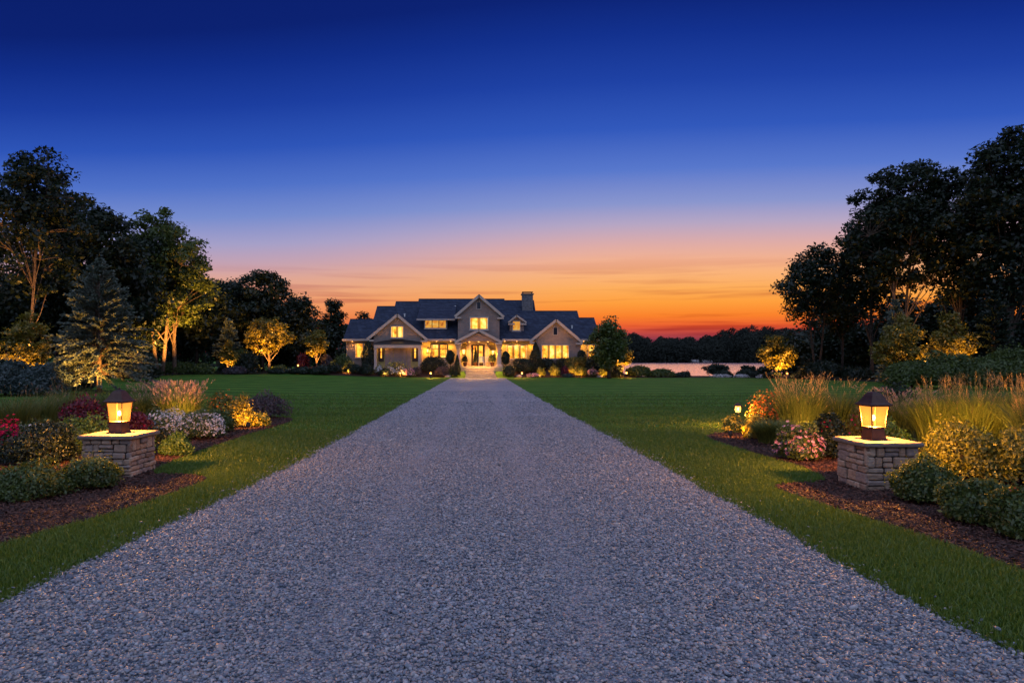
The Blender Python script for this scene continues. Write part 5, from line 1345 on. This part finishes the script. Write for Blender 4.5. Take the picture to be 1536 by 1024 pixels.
# ------------------------------------------------------------------ hedges round the lawns
HG = [ # label, px, Y, w, h, mat
 ('blue green hedge bush at the far left edge', 8, 31, 90, 50, 'leaf_blue'), ('blue green hedge bush left of the spruce', 62, 31, 80, 42, 'leaf_blue'), ('low blue green bush behind the spruce foot', 110, 35, 60, 30, 'leaf_blue'),
 ('dark low bush right of the spruce', 208, 46, 70, 34, 'leaf_dark'),
 ('green lawn-edge bush directly below the forked pale trunks', 240, 62.5, 40, 20, 'leaf_mid'), ('green lawn-edge bush right of the pale trunks', 274, 62.6, 38, 19, 'leaf_mid'), ('lawn-edge bush left of the smallest glowing tree', 305, 62.4, 36, 17, 'leaf_mid'),
 ('mauve low bush beside the smallest glowing tree', 352, 61.7, 34, 13, 'leaf_mauve'), ('dark dome bush left of the rounded glowing tree', 371, 63.0, 40, 30, 'leaf_dark'), ('green tall bush behind the dark dome bush', 360, 65, 36, 34, 'leaf_mid'),
 ('low green plant at the foot of the rounded glowing tree', 418, 64.5, 26, 10, 'leaf_mid'), ('rusty red dome shrub left of the small green tree', 454, 65.0, 18, 22, 'leaf_burg'), ('low dark shrub at the lawn edge below the rusty dome', 452, 61.6, 36, 10, 'leaf_dark'),
 ('low dark shrub at the lawn edge below the small green tree', 482, 61.6, 34, 12, 'leaf_dark'), ('mauve dome shrub right of the small green tree', 491, 65, 22, 17, 'leaf_mauve'), ('low dark lawn-edge shrub below the rounded glowing tree', 420, 61.8, 34, 7, 'leaf_dark'),
 ('dark low bush at the left lawn corner', 210, 62.0, 40, 18, 'leaf_dark'),
 ('rounded dark green mound on the bank right of the house', 958, 62.5, 40, 17, 'leaf_mid'), ('long dark mound sloping to the lake', 992, 62.8, 46, 13, 'leaf_mid'), ('lowest dark mound at the end of the lake bank', 1022, 63.2, 34, 7, 'leaf_dark'),
 ('dark low shrub below the wider juniper', 1085, 63.8, 30, 10, 'leaf_dark'), ('dark low shrub below the narrower juniper', 1122, 63.0, 40, 11, 'leaf_dark'), ('low dark shrub left of the right path light', 1158, 59.5, 30, 9, 'leaf_dark'), ('low dark shrub right of the right path light', 1203, 58.5, 34, 11, 'leaf_dark'),
 ('clipped round dark bush beneath the bare thin trunks', 1233, 57, 62, 30, 'leaf_dark'), ('low dark bush right of the clipped round bush', 1284, 56, 46, 18, 'leaf_dark'),
 ('big green hedge bush nearest the broad glowing tree', 1368, 40, 84, 44, 'leaf_mid'), ('big green hedge bush second in the right hedge', 1426, 38.5, 90, 52, 'leaf_mid'), ('big green hedge bush third in the right hedge', 1484, 37.5, 90, 56, 'leaf_mid'), ('big green hedge bush at the right edge', 1545, 37, 100, 58, 'leaf_mid')]
for i, (lb, px, Y, w_, h_, mt) in enumerate(HG):
    big = w_*Y/F > 2.6
    shrub('hedge_bush' if big else 'shrub', lb, px, Y, w_, h_, M[mt], .085 if Y > 45 else .07, int(1200+w_*h_*(2.2 if big else 3)), 22 if big else 12, .2, group='bushes edging the lawns', cat='bush')
for lb, px, Y, w_ in (('white and lilac flower strip below the wider juniper', 1082, 62.2, 30), ('white and lilac flower strip below the narrower juniper', 1112, 61.8, 24), ('pinkish flower strip left of the right path light', 1145, 60.6, 22)):
    shrub('flower_strip', lb, px, Y, w_, 4.5, M['leaf_mid'], .05, 400, 8, .1, M['f_white'], 420, .05, 'flowers', 'flower strips at the end of the right lawn', depth=.5, top_only=-.3)

# ------------------------------------------------------------------ far wood across the lake
def wood(name, label, n_, x0, x1, y0, y1, hfun, wmin, wmax, per, ls, mat, shade=.5):
    V = []; Fc = []; A = []; off = 0
    fx = rng.uniform(x0, x1, n_); fy = rng.uniform(y0, y1, n_)
    for i in range(n_):
        H = hfun(fx[i], fy[i])*rng.uniform(.82, 1.08); wd = rng.uniform(wmin, wmax); z0 = hz(fx[i], fy[i])
        a = rng.uniform(0, 2*np.pi, per); t = rng.random(per)**.8; r = np.sqrt(rng.uniform(.25, 1, per))*np.sqrt(np.clip(1-np.clip((t-.35)/.65, 0, 1)**2, 0, 1))
        lump = 1+.18*np.sin(a*3+t*8+i)+.14*np.sin(a*5-t*13+i*2)
        p = np.stack([fx[i]+np.cos(a)*r*lump*wd/2, fy[i]+np.sin(a)*r*lump*wd/2, z0+.2+t*H*(1+.04*np.sin(a*4+i))], 1)
        V_, F_ = leaves(p, np.stack([np.cos(a), np.sin(a), t], 1), ls, .6, .6); V.append(V_); Fc.append(F_+off); A.append(np.clip(rng.random(per)*.5+rng.random()*shade, 0, 1)); off += len(V_)
    tag(mesh(name, np.concatenate(V), np.concatenate(Fc), mat, attr=np.concatenate(A)), label, 'wood', kind='stuff')
wood('far_wood', 'dark wood along the far shore of the lake', 330, -40, 430, 592, 640, lambda x, y: 22.5+2.0*math.sin(x/41+.6)+1.5*math.sin(x/17)+4*float(smooth((x-200)/70)), 14, 24, 1000, .75, M['far_leaf'])
wood('back_wood', 'dark wood closing the view behind the left trees', 100, -125, -17, 92, 118, lambda x, y: 7.0+8.5*float(smooth((-x-26)/20)), 5, 8, 700, .30, M['leaf_dark'])
wood('back_wood', 'dark wood closing the view behind the right trees', 95, 46, 130, 88, 112, lambda x, y: 5.6+4.6*float(smooth((x-54)/12)), 5, 8, 700, .30, M['leaf_dark'])

# ------------------------------------------------------------------ left flower bed
GB = 'plants in the left flower bed'; GR = 'plants in the right flower bed'
shrub('shrub', 'leafy green low shrub at the lower left edge', 40, 8.3, 132, 52, M['leaf_mid'], .022, 6000, 20, .22, group=GB)
shrub('shrub', 'low shrub with lantern light tinted onto its tips in front of the left pillar', 142, 8.95, 86, 52, M['leaf_mid'], .021, 4800, 18, .24, M['leaf_gold'], 420, .016, group=GB)  # gold discs put the lantern's light on the leaf tips into colour
shrub('shrub', 'rounded dark shrub left of the left pillar', 62, 11.0, 118, 64, M['leaf_dark'], .024, 6500, 18, .2, M['leaf_gold'], 160, .013, group=GB)  # few gold discs painted as lamplight catching the leaves
shrub('flower_shrub', 'crimson flower mound at the left edge', 10, 11.6, 66, 52, M['leaf_mid'], .028, 2600, 14, .2, M['f_crim'], 620, .030, 'flowers', GB, top_only=.0)
shrub('flower_shrub', 'pale pink and white flower mound left of the left pillar', 62, 12.6, 66, 44, M['leaf_mid'], .026, 2400, 14, .2, M['f_white'], 620, .028, 'flowers', GB)
shrub('shrub', 'bright green mound directly behind the left pillar', 126, 12.2, 96, 52, M['leaf_lime'], .028, 4200, 18, .2, group=GB)
shrub('flower_shrub', 'dark burgundy bush left of the left lantern', 128, 14.4, 84, 56, M['leaf_burg'], .036, 4200, 16, .2, M['f_crim'], 90, .028, 'shrub', GB)
shrub('flower_shrub', 'burgundy bush right of the left lantern', 205, 14.0, 54, 46, M['leaf_burg'], .034, 2400, 14, .2, group=GB)
shrub('flower_shrub', 'small magenta flower mound beside the white flowers', 226, 12.9, 34, 34, M['leaf_burg'], .026, 1200, 12, .2, M['f_crim'], 240, .026, 'flowers', GB)
shrub('shrub', 'low green hosta right behind the left pillar', 204, 11.7, 56, 34, M['leaf_lime'], .040, 900, 14, .2, group=GB)
shrub('shrub', 'yellow green cushion shrub right of the left pillar', 262, 12.0, 58, 34, M['leaf_lime'], .022, 3600, 16, .2, group=GB)
shrub('shrub', 'dark green shrub tucked between pillar and cushion shrub', 236, 12.6, 40, 40, M['leaf_dark'], .024, 2200, 14, .2, group=GB)
shrub('flower_shrub', 'white flower mound left half of the white drift', 252, 14.6, 84, 42, M['leaf_mid'], .026, 3000, 16, .18, M['f_white'], 1000, .026, 'flowers', GB)
shrub('flower_shrub', 'white flower mound right half of the white drift', 305, 14.4, 78, 46, M['leaf_mid'], .026, 3000, 16, .18, M['f_white'], 1000, .026, 'flowers', GB)
grass_clump('fountain_grass', 'green fountain grass with pale tips left of the pink plumes', 224, 17.5, 78, 64, M['blade'], M['plume_pink'], 1300, 170, .6, .012, .15, .018, group=GB)
grass_clump('fountain_grass', 'fountain grass topped with pink plumes behind the white flowers', 268, 17.0, 92, 66, M['blade'], M['plume_pink'], 1500, 420, .55, .012, .17, .022, group=GB)
shrub('shrub', 'bushy dark green mound between white flowers and yellow shrub', 330, 15.6, 46, 36, M['leaf_mid'], .030, 2000, 14, .2, group=GB)
shrub('flower_shrub', 'yellow flowered shrub glowing at the right of the white drift', 357, 16.6, 48, 48, M['leaf_light'], .030, 2600, 14, .22, M['f_yel'], 150, .028, 'flowers', GB)
shrub('flower_shrub', 'orange red flower spikes above the white drift', 334, 18.4, 50, 46, M['leaf_mid'], .034, 1800, 14, .25, M['f_org'], 150, .030, 'flowers', GB)
shrub('flower_shrub', 'low orange yellow flowers at the right tip of the left bed', 388, 17.0, 38, 22, M['leaf_gold'], .026, 1300, 12, .2, M['f_yel'], 240, .026, 'flowers', GB)
shrub('shrub', 'dark mauve shrub at the far end of the left bed', 394, 19.4, 76, 42, M['leaf_mauve'], .032, 3600, 16, .2, group=GB)
for i, (px, Y, w_, h_, lb, pm) in enumerate([(20, 15.0, 80, 74, 'dim ornamental grass at the far left of the bed', 'plume_gold'), (62, 16.2, 70, 66, 'dim ornamental grass with mauve plumes behind the pale flowers', 'plume_pink'), (100, 17.2, 70, 70, 'dim ornamental grass left of the burgundy bush', 'plume_gold'), (168, 19.0, 60, 56, 'ornamental grass behind the left lantern', 'plume_gold')]):
    grass_clump('ornamental_grass', lb, px, Y, w_, h_, M['blade'], M[pm], 900, 45, .5, .011, .12, .010, group=GB)

# right flower bed
shrub('flower_shrub', 'pink flower mound left of the right pillar', 1200, 11.4, 78, 54, M['leaf_mid'], .026, 3200, 16, .2, M['f_pink'], 300, .036, 'flowers', GR, top_only=.05)
shrub('flower_shrub', 'dark leafy bush with burgundy flowers beside the right pillar', 1243, 11.6, 52, 70, M['leaf_dark'], .028, 3000, 14, .2, M['f_crim'], 60, .026, 'shrub', GR, top_only=.8)
shrub('flower_shrub', 'pale yellow daylilies at the left tip of the right bed', 1102, 15.6, 40, 26, M['leaf_mid'], .030, 1200, 12, .2, M['f_yel'], 300, .032, 'flowers', GR)
shrub('flower_shrub', 'pale yellow flowers in front of the red flowers', 1136, 14.4, 46, 36, M['leaf_light'], .030, 1500, 12, .22, M['f_yel'], 260, .034, 'flowers', GR, top_only=.1)
grass_clump('ornamental_grass', 'arching green grass mound behind the yellow flowers', 1160, 13.6, 78, 52, M['blade'], None, 1700, 0, .9, .013, group=GR)
shrub('flower_shrub', 'orange red flower drift behind the arching grass', 1153, 16.9, 70, 54, M['leaf_gold'], .030, 2200, 16, .25, M['f_org'], 420, .030, 'flowers', GR)
grass_clump('ornamental_grass', 'tall golden feather grass left of the right lantern', 1200, 15.2, 100, 86, M['blade'], M['plume_gold'], 1700, 170, .38, .013, .30, .024, group=GR, slean=.18)
grass_clump('ornamental_grass', 'wispy golden grass just left of the right lantern', 1258, 15.6, 70, 82, M['blade'], M['plume_gold'], 1000, 100, .6, .012, .18, .018, group=GR, slean=.4)
shrub('flower_shrub', 'small red flower bush behind the right pillar cap', 1286, 13.0, 40, 56, M['leaf_light'], .028, 1500, 12, .2, M['f_crim'], 40, .026, 'flowers', GR)
grass_clump('ornamental_grass', 'fluffy pinkish grass right of the right lantern', 1352, 14.6, 60, 76, M['blade'], M['plume_pink'], 1000, 260, .6, .011, .18, .02, group=GR, slean=.45)
shrub('shrub', 'dark shrub behind the fluffy pinkish grass', 1345, 20.0, 70, 50, M['leaf_dark'], .036, 2200, 14, .2, group=GR)
shrub('shrub', 'leafy green shrub right behind the right pillar', 1330, 12.2, 70, 52, M['leaf_lime'], .028, 2600, 14, .22, group=GR)
for px, Y, w_, h_, n, lb in [(1405, 12.4, 90, 108, 1900, 'tall golden reed grass, the clump nearest the right lantern'), (1462, 12.0, 96, 116, 2200, 'tall golden reed grass in the middle of the right clumps'), (1520, 11.8, 96, 122, 2200, 'tall golden reed grass at the right edge'), (1560, 10.8, 90, 130, 1200, 'reed grass with long arching stems at the right edge')]:
    grass_clump('reed_grass', lb, px, Y, w_, h_, M['blade'], M['plume_gold'], n, 170, .5, .012, .30, .017, group='tall reed grasses in the right flower bed', slean=.13, stalk=1.08)
shrub('shrub', 'golden yellow shrub glowing right of the reed grass foot', 1460, 9.4, 150, 84, M['leaf_gold'], .022, 8500, 24, .2, group=GR)
shrub('shrub', 'golden green shrub rising at the right edge', 1535, 9.1, 130, 92, M['leaf_gold'], .022, 7000, 22, .2, group=GR)
shrub('shrub', 'leafy green shrub directly right of the right pillar', 1385, 8.0, 104, 68, M['leaf_mid'], .022, 7500, 22, .24, M['leaf_gold'], 300, .015, group=GR)  # leaf tips coloured gold as if the lantern lit them
shrub('shrub', 'dark green shrub below the golden shrub', 1463, 7.05, 120, 74, M['leaf_mid'], .022, 7500, 22, .24, group=GR)
shrub('shrub', 'dark green shrub at the lower right edge', 1540, 6.45, 110, 74, M['leaf_mid'], .022, 6500, 20, .24, group=GR)
# lamps hidden low among the plants
for lb, px, Y, tx, P in [('spotlight among the orange yellow flowers at the left bed tip', 372, 16.0, (366, 17.6, .6), 34), ('spotlight in front of the fountain grass', 279, 15.9, (262, 17.2, .8), 70), ('spotlight in front of the tall reed grass', 1440, 10.9, (1450, 12.2, 1.2), 110), ('spotlight in front of the feather grass', 1212, 13.4, (1208, 15.2, 1.0), 110), ('spotlight before the pale yellow daylilies', 1096, 14.2, (1112, 15.2, .4), 26), ('spotlight behind the golden shrub', 1500, 10.3, (1500, 9.2, 1.0), 26)]:
    uplight(lb, PX(px, Y), Y, (PX(tx[0], tx[1]), tx[1], tx[2]), P, 130)

# two pale-roofed boathouses on the far shore
for lb, px, w_ in (('small boathouse with pale roof on the far shore, the left one', 1042, 5.5), ('small boathouse with pale roof on the far shore, the right one', 1060, 7.5)):
    Y = 588.0; x = PX(px, Y); z = hz(x, Y); bh = thing('boathouse', lb, 'boathouse', (x, Y, z), 'boathouses on the far shore')
    mb = MB(); mb.box(x-w_/2, x+w_/2, Y-3, Y+3, z-.5, z+2.6); mb.build('wall', M['siding'], bh)
    mb = MB(); slab(mb, (x-w_/2-.4, Y-3.4, z+2.5), (x+w_/2+.4, Y-3.4, z+2.5), (x+w_/2+.4, Y, z+4.4), (x-w_/2-.4, Y, z+4.4)); slab(mb, (x-w_/2-.4, Y+3.4, z+2.5), (x+w_/2+.4, Y+3.4, z+2.5), (x+w_/2+.4, Y, z+4.4), (x-w_/2-.4, Y, z+4.4)); mb.build('roof', M['boulder'], bh)
    mb = MB(); mb.box(x-w_/4, x+w_/4, Y-3.05, Y-3.002, z, z+2.0); mb.build('door', M['darkframe'], bh)
